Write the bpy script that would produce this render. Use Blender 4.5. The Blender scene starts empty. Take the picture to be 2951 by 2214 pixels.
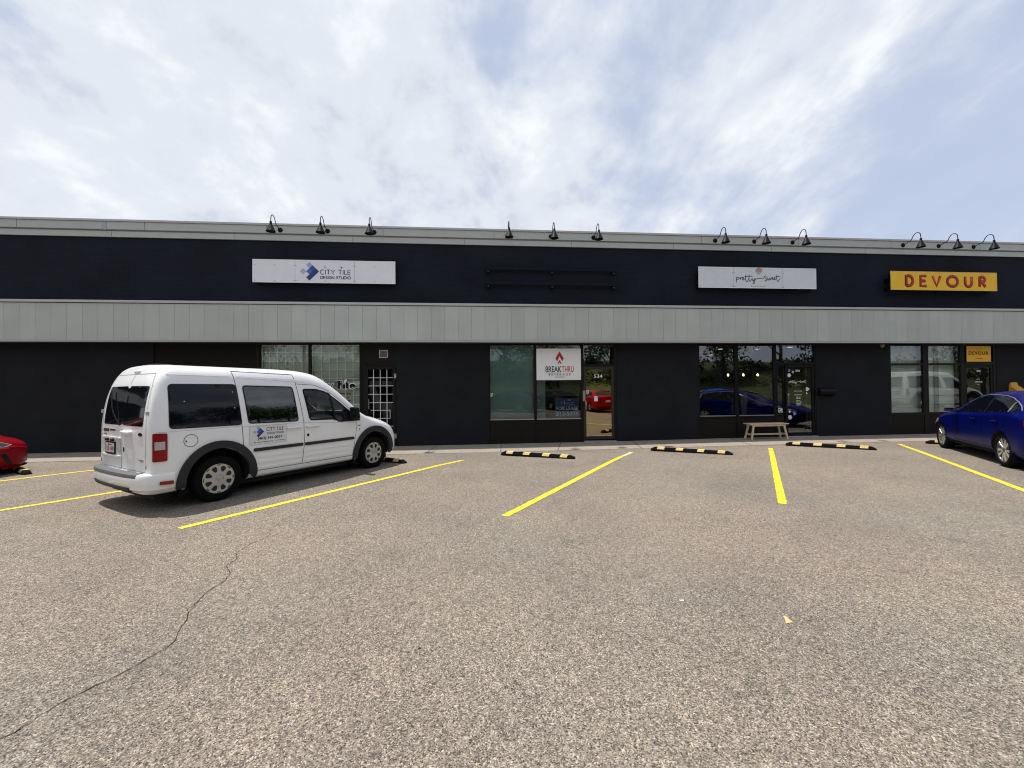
import bpy, bmesh, math, random
from mathutils import Vector, Matrix, geometry
from mathutils.bvhtree import BVHTree
random.seed(7)
S = bpy.context.scene
COL = S.collection
R = math.radians

# ------------------------------------------------------------------ camera
F_PX, YAW, PITCH, ROLL, CAM_H = 897.457, 0.0881152, 0.0113718, -0.0082516, 1.62143
def camera_axes():
    cy, sy, cp, sp = math.cos(YAW), math.sin(YAW), math.cos(PITCH), math.sin(PITCH)
    f = Vector((sy*cp, cy*cp, sp)); r = Vector((cy, -sy, 0)); u = r.cross(f)
    c, s = math.cos(ROLL), math.sin(ROLL)
    return r*c + u*s, u*c - r*s, f
cd = bpy.data.cameras.new('camera'); cam = bpy.data.objects.new('camera', cd); COL.objects.link(cam)
_r, _u, _f = camera_axes()
cam.matrix_world = Matrix(((_r.x, _u.x, -_f.x, 0), (_r.y, _u.y, -_f.y, 0), (_r.z, _u.z, -_f.z, CAM_H), (0, 0, 0, 1)))
cd.sensor_fit = 'HORIZONTAL'; cd.sensor_width = 36; cd.lens = F_PX/2212*36
cd.clip_start = .05; cd.clip_end = 2000
S.camera = cam

# ------------------------------------------------------------------ light and sky
SUN = Vector((-.28, .125, 1)).normalized()
sl = bpy.data.lights.new('sun', 'SUN'); sl.energy = 4.95; sl.angle = R(.9); sl.color = (1, .945, .87)
so = bpy.data.objects.new('sun', sl); COL.objects.link(so); so.rotation_euler = SUN.to_track_quat('Z', 'Y').to_euler(); so.location = (0, 0, 30)

def build_world():
    w = bpy.data.worlds.new('World'); S.world = w; w.use_nodes = True
    nt = w.node_tree; N = nt.nodes; L = nt.links; N.clear()
    def n(t, **k):
        o = N.new(t)
        for a, b in k.items(): setattr(o, a, b)
        return o
    def M(op, a, b=None, c=None):
        o = n('ShaderNodeMath', operation=op)
        for i, v in enumerate((a, b, c)):
            if v is None: continue
            if isinstance(v, (int, float)): o.inputs[i].default_value = v
            else: L.new(v, o.inputs[i])
        return o.outputs[0]
    sky = n('ShaderNodeTexSky', sky_type='NISHITA'); sky.sun_disc = False
    sky.sun_elevation = math.asin(SUN.z); sky.sun_rotation = math.atan2(SUN.x, SUN.y)
    sky.altitude = 1000; sky.air_density = 1.0; sky.dust_density = 1.2; sky.ozone_density = 1.5
    tc = n('ShaderNodeTexCoord'); sp = n('ShaderNodeSeparateXYZ'); L.new(tc.outputs['Generated'], sp.inputs[0])
    zz = M('ADD', M('MAXIMUM', sp.outputs[2], 0), .50)
    cx = n('ShaderNodeCombineXYZ'); L.new(M('DIVIDE', sp.outputs[0], zz), cx.inputs[0]); L.new(M('DIVIDE', sp.outputs[1], zz), cx.inputs[1])
    def mapped(rot, sc, loc):
        mp = n('ShaderNodeMapping'); mp.inputs['Rotation'].default_value = (0, 0, R(rot)); mp.inputs['Scale'].default_value = sc; mp.inputs['Location'].default_value = loc
        L.new(cx.outputs[0], mp.inputs[0]); return mp.outputs[0]
    def noise(sc, det, rough, dist, vec):
        o = n('ShaderNodeTexNoise'); o.inputs['Scale'].default_value = sc; o.inputs['Detail'].default_value = det
        o.inputs['Roughness'].default_value = rough; o.inputs['Distortion'].default_value = dist; L.new(vec, o.inputs['Vector']); return o.outputs[0]
    big = noise(1.9, 3, .5, .2, mapped(30, (1, 1, 1), (2.3, .7, 0)))
    mid = noise(4.4, 8, .58, .2, mapped(-30, (1.1, .9, 1), (1.3, 5.7, 0)))
    puff = noise(13, 6, .55, .1, mapped(10, (1, 1, 1), (7.3, 2.7, 0)))
    wisp = noise(3.2, 8, .56, .25, mapped(-62, (1.6, .62, 1), (3.1, .2, 0)))
    rt = n('ShaderNodeMapRange', interpolation_type='SMOOTHSTEP'); L.new(sp.outputs[0], rt.inputs[0]); rt.inputs[1].default_value = .05; rt.inputs[2].default_value = .75; rt.inputs[3].default_value = 0; rt.inputs[4].default_value = 1
    mw_ = n('ShaderNodeMix', data_type='FLOAT'); L.new(rt.outputs[0], mw_.inputs[0]); L.new(mid, mw_.inputs[2]); L.new(wisp, mw_.inputs[3]); mid2 = mw_.outputs[0]
    side = M('MULTIPLY', rt.outputs[0], -.105)
    v = M('ADD', M('ADD', M('MULTIPLY', big, .50), M('MULTIPLY', mid2, .55)), M('ADD', M('MULTIPLY', puff, .12), M('ADD', side, M('MULTIPLY', M('MAXIMUM', M('MULTIPLY', sp.outputs[0], -1), 0), .07))))
    cov = n('ShaderNodeMapRange', interpolation_type='SMOOTHSTEP'); L.new(v, cov.inputs[0])
    cov.inputs[1].default_value = .44; cov.inputs[2].default_value = .60; cov.inputs[3].default_value = .25; cov.inputs[4].default_value = 1
    cr = n('ShaderNodeValToRGB'); cr.color_ramp.interpolation = 'EASE'
    e = cr.color_ramp.elements; e[0].position = .39; e[0].color = (6.7, 7.2, 7.9, 1); e[1].position = .64; e[1].color = (9.6, 10.1, 10.25, 1)
    m3 = e.new(.51); m3.color = (7.7, 8.2, 9.0, 1)
    L.new(M('ADD', M('ADD', M('MULTIPLY', mid2, .62), M('MULTIPLY', puff, .20)), M('MULTIPLY', big, .18)), cr.inputs[0])
    gl = n('ShaderNodeMapRange', interpolation_type='SMOOTHSTEP'); L.new(sp.outputs[2], gl.inputs[0])
    gl.inputs[1].default_value = .02; gl.inputs[2].default_value = .55; gl.inputs[3].default_value = .35; gl.inputs[4].default_value = 0
    hor = n('ShaderNodeMix', data_type='RGBA'); L.new(gl.outputs[0], hor.inputs[0]); L.new(cr.outputs[0], hor.inputs[6]); hor.inputs[7].default_value = (9.0, 9.3, 10.1, 1)
    # veiled blue: the physical sky with a thin white veil
    veil = n('ShaderNodeMix', data_type='RGBA'); veil.inputs[0].default_value = .78; L.new(sky.outputs[0], veil.inputs[6]); veil.inputs[7].default_value = (5.4, 6.3, 8.6, 1)
    mix = n('ShaderNodeMix', data_type='RGBA'); L.new(cov.outputs[0], mix.inputs[0]); L.new(veil.outputs[2], mix.inputs[6]); L.new(hor.outputs[2], mix.inputs[7])
    bg = n('ShaderNodeBackground'); bg.inputs[1].default_value = .10; L.new(mix.outputs[2], bg.inputs[0])
    out = n('ShaderNodeOutputWorld'); L.new(bg.outputs[0], out.inputs[0])
build_world()
S.view_settings.view_transform = 'Standard'; S.view_settings.look = 'None'; S.view_settings.gamma = 1
S.view_settings.exposure = 0.0
S.render.engine = 'CYCLES'
S.cycles.transparent_max_bounces = 16
S.cycles.filter_width = 1.1

# ------------------------------------------------------------------ materials
MATS = {}
def mat(name, col=(.5, .5, .5), rough=.5, metal=0, spec=.5, coat=0, emit=None, es=1, noise=0, nscale=8, bump=0, bscale=60):
    if name in MATS: return MATS[name]
    m = bpy.data.materials.new(name); m.use_nodes = True; nt = m.node_tree; N, L = nt.nodes, nt.links
    b = N['Principled BSDF']; b.inputs['Base Color'].default_value = (*col, 1); b.inputs['Roughness'].default_value = rough
    b.inputs['Metallic'].default_value = metal; b.inputs['Specular IOR Level'].default_value = spec
    b.inputs['Coat Weight'].default_value = coat; b.inputs['Coat Roughness'].default_value = .04
    if emit: b.inputs['Emission Color'].default_value = (*emit, 1); b.inputs['Emission Strength'].default_value = es
    tc = N.new('ShaderNodeTexCoord')
    if noise:
        t = N.new('ShaderNodeTexNoise'); t.inputs['Scale'].default_value = nscale; t.inputs['Detail'].default_value = 6; t.inputs['Roughness'].default_value = .6
        L.new(tc.outputs['Object'], t.inputs['Vector'])
        mr = N.new('ShaderNodeMapRange'); mr.inputs[1].default_value = .25; mr.inputs[2].default_value = .75; mr.inputs[3].default_value = 1-noise; mr.inputs[4].default_value = 1+noise
        L.new(t.outputs[0], mr.inputs[0])
        mx = N.new('ShaderNodeVectorMath'); mx.operation = 'SCALE'; mx.inputs[0].default_value = col; L.new(mr.outputs[0], mx.inputs['Scale']); L.new(mx.outputs[0], b.inputs['Base Color'])
        m2 = N.new('ShaderNodeMapRange'); m2.inputs[3].default_value = max(0, rough-.12*noise*4); m2.inputs[4].default_value = min(1, rough+.12*noise*4); L.new(t.outputs[0], m2.inputs[0]); L.new(m2.outputs[0], b.inputs['Roughness'])
    if bump:
        t2 = N.new('ShaderNodeTexNoise'); t2.inputs['Scale'].default_value = bscale; t2.inputs['Detail'].default_value = 4; L.new(tc.outputs['Object'], t2.inputs['Vector'])
        bp = N.new('ShaderNodeBump'); bp.inputs['Strength'].default_value = bump; bp.inputs['Distance'].default_value = .01; L.new(t2.outputs[0], bp.inputs['Height']); L.new(bp.outputs[0], b.inputs['Normal'])
    MATS[name] = m; return m

def glass(name, tint=(.8, .85, .85), base=.06, gloss=(1, 1, 1), rough=.0, wavy=.02):
    """thin sheet glass: tinted see-through plus mirror reflection that grows at grazing angles"""
    if name in MATS: return MATS[name]
    m = bpy.data.materials.new(name); m.use_nodes = True; nt = m.node_tree; N, L = nt.nodes, nt.links; N.clear()
    tr = N.new('ShaderNodeBsdfTransparent'); tr.inputs[0].default_value = (*tint, 1)
    g = N.new('ShaderNodeBsdfGlossy'); g.inputs[0].default_value = (*gloss, 1); g.inputs['Roughness'].default_value = rough
    lw = N.new('ShaderNodeFresnel'); lw.inputs[0].default_value = 1.5
    ad = N.new('ShaderNodeMath'); ad.operation = 'ADD'; ad.use_clamp = True; ad.inputs[1].default_value = base; L.new(lw.outputs[0], ad.inputs[0])
    if wavy:
        tc = N.new('ShaderNodeTexCoord'); t = N.new('ShaderNodeTexNoise'); t.inputs['Scale'].default_value = 1.6; t.inputs['Detail'].default_value = 1; L.new(tc.outputs['Object'], t.inputs[0])
        bp = N.new('ShaderNodeBump'); bp.inputs['Strength'].default_value = wavy; bp.inputs['Distance'].default_value = .05; L.new(t.outputs[0], bp.inputs['Height']); L.new(bp.outputs[0], g.inputs['Normal'])
    mx = N.new('ShaderNodeMixShader'); L.new(ad.outputs[0], mx.inputs[0]); L.new(tr.outputs[0], mx.inputs[1]); L.new(g.outputs[0], mx.inputs[2])
    o = N.new('ShaderNodeOutputMaterial'); L.new(mx.outputs[0], o.inputs[0]); MATS[name] = m; return m

def asphalt_material():
    m = bpy.data.materials.new('asphalt'); m.use_nodes = True; nt = m.node_tree; N, L = nt.nodes, nt.links
    b = N['Principled BSDF']; b.inputs['Roughness'].default_value = .85; b.inputs['Specular IOR Level'].default_value = .3
    tc = N.new('ShaderNodeTexCoord')
    nz = N.new('ShaderNodeTexNoise'); nz.inputs['Scale'].default_value = 40; nz.inputs['Detail'].default_value = 2; L.new(tc.outputs['Object'], nz.inputs[0])
    wr = N.new('ShaderNodeVectorMath'); wr.operation = 'MULTIPLY_ADD'; L.new(nz.outputs['Color'], wr.inputs[0]); wr.inputs[1].default_value = (.012,)*3; L.new(tc.outputs['Object'], wr.inputs[2])
    def vor(scale):
        v = N.new('ShaderNodeTexVoronoi'); v.inputs['Scale'].default_value = scale; L.new(wr.outputs[0], v.inputs['Vector']); return v
    v1, v2, v3 = vor(165), vor(70), vor(26)
    def ramp(src, st):
        r = N.new('ShaderNodeValToRGB'); e = r.color_ramp.elements
        e[0].position, e[0].color = st[0]; e[1].position, e[1].color = st[-1]
        for p_, c_ in st[1:-1]:
            k = e.new(p_); k.color = c_
        L.new(src, r.inputs[0]); return r.outputs[0]
    sx = N.new('ShaderNodeSeparateColor'); L.new(v1.outputs['Color'], sx.inputs[0])
    c1 = ramp(sx.outputs[0], [(0, (.035, .032, .030, 1)), (.22, (.130, .113, .096, 1)), (.5, (.205, .180, .153, 1)), (.78, (.270, .238, .202, 1)), (1, (.45, .405, .35, 1))])
    s2 = N.new('ShaderNodeSeparateColor'); L.new(v2.outputs['Color'], s2.inputs[0])
    c2 = ramp(s2.outputs[1], [(0, (.62, .62, .62, 1)), (.25, (.92, .91, .90, 1)), (.7, (1.04, 1.02, 1.01, 1)), (1, (1.32, 1.27, 1.20, 1))])
    s3 = N.new('ShaderNodeSeparateColor'); L.new(v3.outputs['Color'], s3.inputs[0])
    c3 = ramp(s3.outputs[2], [(0, (.92, .92, .92, 1)), (1, (1.08, 1.07, 1.07, 1))])
    lg = N.new('ShaderNodeTexNoise'); lg.inputs['Scale'].default_value = .55; lg.inputs['Detail'].default_value = 8; lg.inputs['Roughness'].default_value = .62; L.new(tc.outputs['Object'], lg.inputs[0])
    c4 = ramp(lg.outputs[0], [(.28, (.80, .79, .80, 1)), (.5, (1.0, .99, .98, 1)), (.72, (1.15, 1.13, 1.08, 1))])
    ck = N.new('ShaderNodeTexNoise'); ck.inputs['Scale'].default_value = .35; ck.inputs['Detail'].default_value = 3; L.new(tc.outputs['Object'], ck.inputs[0])
    c5 = ramp(ck.outputs['Fac'], [(.4, (1.015, .99, .975, 1)), (.62, (.97, 1.0, 1.0, 1))])
    cur = c1
    for c in (c2, c3, c4, c5):
        x = N.new('ShaderNodeMix'); x.data_type = 'RGBA'; x.blend_type = 'MULTIPLY'; x.inputs[0].default_value = 1; L.new(cur, x.inputs[6]); L.new(c, x.inputs[7]); cur = x.outputs[2]
    # sparse oil and tyre stains
    st = N.new('ShaderNodeTexNoise'); st.inputs['Scale'].default_value = 1.7; st.inputs['Detail'].default_value = 5; L.new(tc.outputs['Object'], st.inputs[0])
    c6 = ramp(st.outputs[0], [(.26, (.78, .78, .79, 1)), (.36, (1, 1, 1, 1))])
    x = N.new('ShaderNodeMix'); x.data_type = 'RGBA'; x.blend_type = 'MULTIPLY'; x.inputs[0].default_value = 1; L.new(cur, x.inputs[6]); L.new(c6, x.inputs[7]); cur = x.outputs[2]
    L.new(cur, b.inputs['Base Color'])
    bp = N.new('ShaderNodeBump'); bp.inputs['Strength'].default_value = .55; bp.inputs['Distance'].default_value = .006; bp.invert = True
    L.new(v1.outputs['Distance'], bp.inputs['Height']); L.new(bp.outputs[0], b.inputs['Normal'])
    MATS['asphalt'] = m; return m

def brick_material():
    m = bpy.data.materials.new('painted_brick'); m.use_nodes = True; nt = m.node_tree; N, L = nt.nodes, nt.links
    b = N['Principled BSDF']; b.inputs['Roughness'].default_value = .65; b.inputs['Specular IOR Level'].default_value = .05
    tc = N.new('ShaderNodeTexCoord'); sp = N.new('ShaderNodeSeparateXYZ'); cb = N.new('ShaderNodeCombineXYZ')
    L.new(tc.outputs['Object'], sp.inputs[0]); L.new(sp.outputs[0], cb.inputs[0]); L.new(sp.outputs[2], cb.inputs[1])
    br = N.new('ShaderNodeTexBrick'); br.inputs['Scale'].default_value = 1; br.inputs['Brick Width'].default_value = .30; br.inputs['Row Height'].default_value = .075; br.inputs['Mortar Size'].default_value = .006; br.inputs['Mortar Smooth'].default_value = .3
    br.inputs['Color1'].default_value = (.0140, .0165, .0240, 1); br.inputs['Color2'].default_value = (.0155, .0185, .0275, 1); br.inputs['Mortar'].default_value = (.0115, .0135, .020, 1)
    L.new(cb.outputs[0], br.inputs['Vector'])
    t = N.new('ShaderNodeTexNoise'); t.inputs['Scale'].default_value = .7; t.inputs['Detail'].default_value = 5; L.new(tc.outputs['Object'], t.inputs[0])
    mr = N.new('ShaderNodeMapRange'); mr.inputs[1].default_value = .3; mr.inputs[2].default_value = .7; mr.inputs[3].default_value = .85; mr.inputs[4].default_value = 1.18; L.new(t.outputs[0], mr.inputs[0])
    sc = N.new('ShaderNodeVectorMath'); sc.operation = 'SCALE'; L.new(br.outputs[0], sc.inputs[0]); L.new(mr.outputs[0], sc.inputs['Scale']); L.new(sc.outputs[0], b.inputs['Base Color'])
    bp = N.new('ShaderNodeBump'); bp.inputs['Strength'].default_value = .3; bp.inputs['Distance'].default_value = .004; bp.invert = True; L.new(br.outputs['Fac'], bp.inputs['Height']); L.new(bp.outputs[0], b.inputs['Normal'])
    MATS['painted_brick'] = m; return m

def fascia_material():
    m = bpy.data.materials.new('fascia_metal'); m.use_nodes = True; nt = m.node_tree; N, L = nt.nodes, nt.links
    b = N['Principled BSDF']; b.inputs['Roughness'].default_value = .5; b.inputs['Specular IOR Level'].default_value = .4
    tc = N.new('ShaderNodeTexCoord'); sp = N.new('ShaderNodeSeparateXYZ'); L.new(tc.outputs['Object'], sp.inputs[0])
    d = N.new('ShaderNodeMath'); d.operation = 'DIVIDE'; d.inputs[1].default_value = .3915; a = N.new('ShaderNodeMath'); a.operation = 'ADD'; a.inputs[1].default_value = 5.969; L.new(sp.outputs[0], a.inputs[0]); L.new(a.outputs[0], d.inputs[0])
    fl = N.new('ShaderNodeMath'); fl.operation = 'FLOOR'; L.new(d.outputs[0], fl.inputs[0])
    wn = N.new('ShaderNodeTexWhiteNoise'); wn.noise_dimensions = '1D'; L.new(fl.outputs[0], wn.inputs['W'])
    t = N.new('ShaderNodeTexNoise'); t.inputs['Scale'].default_value = 1.3; t.inputs['Detail'].default_value = 7; L.new(tc.outputs['Object'], t.inputs[0])
    t2 = N.new('ShaderNodeTexNoise'); t2.inputs['Scale'].default_value = 120; t2.inputs['Detail'].default_value = 2; L.new(tc.outputs['Object'], t2.inputs[0])
    def mr(src, lo, hi):
        o = N.new('ShaderNodeMapRange'); o.inputs[1].default_value = .25 if src is not wn.outputs[0] else 0; o.inputs[2].default_value = .75 if src is not wn.outputs[0] else 1
        o.inputs[3].default_value = lo; o.inputs[4].default_value = hi; L.new(src, o.inputs[0]); return o.outputs[0]
    def mul(p, q):
        o = N.new('ShaderNodeMath'); o.operation = 'MULTIPLY'; L.new(p, o.inputs[0]); L.new(q, o.inputs[1]); return o.outputs[0]
    mpv = N.new('ShaderNodeMapping'); mpv.inputs['Scale'].default_value = (7, 1, .35); L.new(tc.outputs['Object'], mpv.inputs[0])
    t3 = N.new('ShaderNodeTexNoise'); t3.inputs['Scale'].default_value = 1.6; t3.inputs['Detail'].default_value = 6; L.new(mpv.outputs[0], t3.inputs[0])
    k = mul(mul(mul(mr(wn.outputs[0], .965, 1.03), mr(t.outputs[0], .93, 1.06)), mr(t2.outputs[0], .92, 1.08)), mr(t3.outputs[0], .975, 1.02))
    sc = N.new('ShaderNodeVectorMath'); sc.operation = 'SCALE'; sc.inputs[0].default_value = (.46, .485, .46); L.new(k, sc.inputs['Scale']); L.new(sc.outputs[0], b.inputs['Base Color'])
    MATS['fascia_metal'] = m; return m

ASPH, BRICK, FASCIA = asphalt_material(), brick_material(), fascia_material()
M_conc = mat('sidewalk_concrete', (.29, .245, .205), .9, noise=.16, nscale=3.5, bump=.35, bscale=180)
M_stucco = mat('charcoal_stucco', (.0170, .0182, .0215), .75, noise=.2, nscale=1.2, bump=.25, bscale=120, spec=.05)
M_bronze = mat('dark_bronze_frame', (.012, .0085, .0075), .5, noise=.1, spec=.15)
M_blackframe = mat('black_frame', (.005, .005, .006), .45, spec=.2)
M_spandrel = mat('dark_spandrel', (.0165, .0145, .0125), .65, noise=.10, nscale=2, spec=.08)
M_trim = mat('light_grey_trim', (.47, .475, .47), .4, noise=.05, nscale=2)
M_para = mat('parapet_metal', (.44, .46, .45), .45, noise=.06, nscale=1.5)
M_dark = mat('shadow_gap', (.02, .02, .02), .9)
M_soffit = mat('soffit', (.05, .05, .05), .8)
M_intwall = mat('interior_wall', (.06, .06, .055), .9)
M_roof = mat('roof_gravel', (.3, .29, .27), .95, noise=.2, nscale=20)
M_black = mat('black_paint_metal', (.005, .005, .0065), .45, noise=.05, spec=.14)
M_rubber = mat('black_rubber', (.006, .006, .0065), .9, spec=.1, noise=.15, nscale=14, bump=.3, bscale=90)
M_yellow = mat('yellow_road_paint', (.80, .585, .022), .65, noise=.08, nscale=22, bump=.5, bscale=140)
def worn(m, under, lo, hi, sc=55):
    nt = m.node_tree; N, L = nt.nodes, nt.links; b = N['Principled BSDF']; src = b.inputs['Base Color'].links[0].from_socket
    tc = N.new('ShaderNodeTexCoord'); t = N.new('ShaderNodeTexNoise'); t.inputs['Scale'].default_value = sc; t.inputs['Detail'].default_value = 5; t.inputs['Roughness'].default_value = .7; L.new(tc.outputs['Object'], t.inputs[0])
    mr = N.new('ShaderNodeMapRange'); mr.inputs[1].default_value = lo; mr.inputs[2].default_value = hi; L.new(t.outputs[0], mr.inputs[0])
    x = N.new('ShaderNodeMix'); x.data_type = 'RGBA'; L.new(mr.outputs[0], x.inputs[0]); L.new(src, x.inputs[6]); x.inputs[7].default_value = (*under, 1); L.new(x.outputs[2], b.inputs['Base Color'])
worn(M_yellow, (.30, .24, .14), .60, .70)
M_pale = mat('faded_road_paint', (.62, .54, .26), .8, noise=.2, nscale=22, bump=.4, bscale=140)
M_reflect = mat('faded_yellow_stripe', (.74, .56, .20), .6, noise=.12, nscale=30)
M_signw = mat('white_sign_panel', (.80, .80, .86), .45, noise=.04, nscale=3)
M_signedge = mat('sign_edge_white', (.90, .90, .93), .4)
M_white = mat('white_vinyl', (.8, .8, .8), .5)
M_ink = mat('dark_ink', (.02, .024, .04), .5)

# ------------------------------------------------------------------ helpers
def tag(o, label=None, cat=None, group=None, kind=None):
    if label: o['label'] = label
    if cat: o['category'] = cat
    if group: o['group'] = group
    if kind: o['kind'] = kind
    return o
def thing(name, label, cat, loc=(0, 0, 0), rz=0, group=None):
    o = bpy.data.objects.new(name, None); COL.objects.link(o); o.empty_display_size = .1
    o.location = loc; o.rotation_euler = (0, 0, rz)
    return tag(o, label, cat, group)
def put(name, me, m=None, parent=None, smooth=False, angle=None):
    me.name = name
    o = bpy.data.objects.new(name, me); COL.objects.link(o)
    if m is not None and not me.materials:
        for k in (m if isinstance(m, (list, tuple)) else [m]): me.materials.append(k)
    if parent is not None: o.parent = parent
    if smooth:
        me.polygons.foreach_set('use_smooth', [True]*len(me.polygons))
        if angle: 
            me.update(); 
            try: me.set_sharp_from_angle(angle=R(angle))
            except Exception: pass
    return o
def copy_tree(o, parent=None):
    c = o.copy(); COL.objects.link(c)
    if parent is not None: c.parent = parent
    for ch in list(o.children): copy_tree(ch, c)
    return c

class MB:
    def __init__(s): s.v = []; s.f = []; s.mi = []; s.cur = 0
    def add(s, vs, fs):
        n = len(s.v); s.v += [tuple(p) for p in vs]
        for f in fs: s.f.append([i+n for i in f]); s.mi.append(s.cur)
        return s
    def box(s, x0, x1, y0, y1, z0, z1):
        return s.add([(x0,y0,z0),(x1,y0,z0),(x1,y1,z0),(x0,y1,z0),(x0,y0,z1),(x1,y0,z1),(x1,y1,z1),(x0,y1,z1)],
                     [(0,3,2,1),(4,5,6,7),(0,1,5,4),(1,2,6,5),(2,3,7,6),(3,0,4,7)])
    def prism(s, pts, axis, a, b):
        """extrude a 2D polygon along axis from a to b; (u,v) are the other two axes in xyz order"""
        def P(u, v, w): return {'x': (w, u, v), 'y': (u, w, v), 'z': (u, v, w)}[axis]
        n = len(pts); vs = [P(u, v, a) for u, v in pts] + [P(u, v, b) for u, v in pts]
        return s.add(vs, [tuple(range(n)), tuple(range(2*n-1, n-1, -1))] + [(i, i+n, (i+1) % n+n, (i+1) % n) for i in range(n)])
    def beam(s, a, b, w, h, up=(0, 0, 1)):
        a, b = Vector(a), Vector(b); d = (b-a).normalized(); r = d.cross(Vector(up))
        if r.length < 1e-4: r = d.cross(Vector((0, 1, 0)))
        r.normalize(); u = r.cross(d)
        vs = [p + r*sx*w/2 + u*sz*h/2 for p in (a, b) for sx, sz in ((-1,-1),(1,-1),(1,1),(-1,1))]
        return s.add(vs, [(0,1,2,3),(7,6,5,4),(0,4,5,1),(1,5,6,2),(2,6,7,3),(3,7,4,0)])
    def tube(s, pts, r, n=8, flat=None, caps=True):
        """round tube along pts; r number or list; flat=(axis vector, factor) squashes the section"""
        pts = [Vector(p) for p in pts]; rs = r if isinstance(r, (list, tuple)) else [r]*len(pts)
        prev = None; base = len(s.v); rings = []
        for i, p in enumerate(pts):
            d = (pts[min(i+1, len(pts)-1)] - pts[max(i-1, 0)]).normalized()
            if prev is None:
                u = d.cross(Vector((0, 0, 1)))
                if u.length < 1e-3: u = d.cross(Vector((0, 1, 0)))
            else: u = prev - d*prev.dot(d)
            u.normalize(); v = d.cross(u); prev = u
            ring = []
            for k in range(n):
                a = 2*math.pi*k/n; o = u*math.cos(a)*rs[i] + v*math.sin(a)*rs[i]
                if flat: ax = Vector(flat[0]); o -= ax*o.dot(ax)*(1-flat[1])
                ring.append(p+o)
            rings += ring
        fs = [(i*n+k, i*n+(k+1) % n, (i+1)*n+(k+1) % n, (i+1)*n+k) for i in range(len(pts)-1) for k in range(n)]
        if caps: fs += [tuple(range(n-1, -1, -1)), tuple((len(pts)-1)*n+k for k in range(n))]
        return s.add(rings, fs)
    def lathe(s, prof, n=24, M=None, close=False):
        """prof: list of (radius, height) about local z, M places it"""
        M = M or Matrix(); vs = []; k = len(prof)
        for i in range(n):
            a = 2*math.pi*i/n
            for r_, h in prof: vs.append(M @ Vector((r_*math.cos(a), r_*math.sin(a), h)))
        fs = []
        for i in range(n):
            j = (i+1) % n
            for q in range(k-1 if not close else k):
                q2 = (q+1) % k; fs.append((i*k+q, j*k+q, j*k+q2, i*k+q2))
        return s.add(vs, fs)
    def mesh(s, name='m'):
        me = bpy.data.meshes.new(name); me.from_pydata(s.v, [], s.f); me.polygons.foreach_set('material_index', s.mi); me.update(); return me
    def build(s, name, m, parent=None, smooth=False, bevel=0, weld=False, angle=None):
        me = s.mesh(name)
        if weld:
            bm = bmesh.new(); bm.from_mesh(me); bmesh.ops.remove_doubles(bm, verts=bm.verts, dist=1e-5); bmesh.ops.recalc_face_normals(bm, faces=bm.faces); bm.to_mesh(me); bm.free()
        o = put(name, me, m, parent, smooth, angle)
        if bevel:
            b = o.modifiers.new('bevel', 'BEVEL'); b.width = bevel; b.segments = 2; b.limit_method = 'ANGLE'; b.angle_limit = R(35)
        return o

def catmull(pts, n=6, closed=False):
    pts = [Vector(p) for p in pts]; out = []; N_ = len(pts)
    rng = range(N_) if closed else range(N_-1)
    for i in rng:
        p0 = pts[(i-1) % N_] if closed or i > 0 else pts[0]*2-pts[1]
        p1 = pts[i]; p2 = pts[(i+1) % N_]
        p3 = pts[(i+2) % N_] if closed or i+2 < N_ else p2*2-p1
        for k in range(n):
            t = k/n; out.append(.5*((2*p1)+(p2-p0)*t+(2*p0-5*p1+4*p2-p3)*t*t+(3*p1-p0-3*p2+p3)*t**3))
    if not closed: out.append(pts[-1])
    return out

def text_mesh(s, bold=0, extrude=.0, spacing=1.0):
    cu = bpy.data.curves.new('t', 'FONT'); cu.body = s; cu.size = 1; cu.offset = bold; cu.extrude = 0; cu.space_character = spacing; cu.resolution_u = 4
    cu.align_x = 'LEFT'
    ob = bpy.data.objects.new('t', cu); COL.objects.link(ob)
    bpy.context.view_layer.update(); dg = bpy.context.evaluated_depsgraph_get()
    me = bpy.data.meshes.new_from_object(ob.evaluated_get(dg)); bpy.data.objects.remove(ob); me.materials.clear(); return me
def text_at(name, s, x0, x1, z0, z1, y, m, parent=None, bold=0, spacing=1.0, thick=.004, fn=None):
    """lettering fitted into x0..x1, z0..z1 on the plane Y=y facing -Y; fn maps (x,z,d) to a point instead"""
    me = text_mesh(s, bold, 0, spacing)
    bm = bmesh.new(); bm.from_mesh(me)
    ret = bmesh.ops.extrude_face_region(bm, geom=bm.faces[:])
    top = set(v for v in ret['geom'] if isinstance(v, bmesh.types.BMVert))
    xs = [v.co.x for v in bm.verts]; ys = [v.co.y for v in bm.verts]; ax, bx, ay, by = min(xs), max(xs), min(ys), max(ys)
    for v in bm.verts:
        X = x0+(v.co.x-ax)/(bx-ax)*(x1-x0); Z = z0+(v.co.y-ay)/(by-ay)*(z1-z0); d = thick if v in top else -.001
        v.co = fn(X, Z, d) if fn else Vector((X, y-d, Z))
    bmesh.ops.recalc_face_normals(bm, faces=bm.faces)
    bm.to_mesh(me); bm.free()
    return put(name, me, m, parent)
def strokes(name, lines, w, y, m, parent=None, smooth_n=5, flat=.25, curved=True):
    mb = MB()
    for ln in lines:
        pts = [(p[0], y, p[1]) for p in ln]
        if curved and len(pts) > 2: pts = catmull(pts, smooth_n)
        mb.tube(pts, w/2, 8, flat=((0, 1, 0), flat))
    return mb.build(name, m, parent, smooth=True)
def poly_plate(name, pts, y0, y1, m, parent=None):
    return MB().prism(pts, 'y', y0, y1).build(name, m, parent, weld=True)

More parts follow.
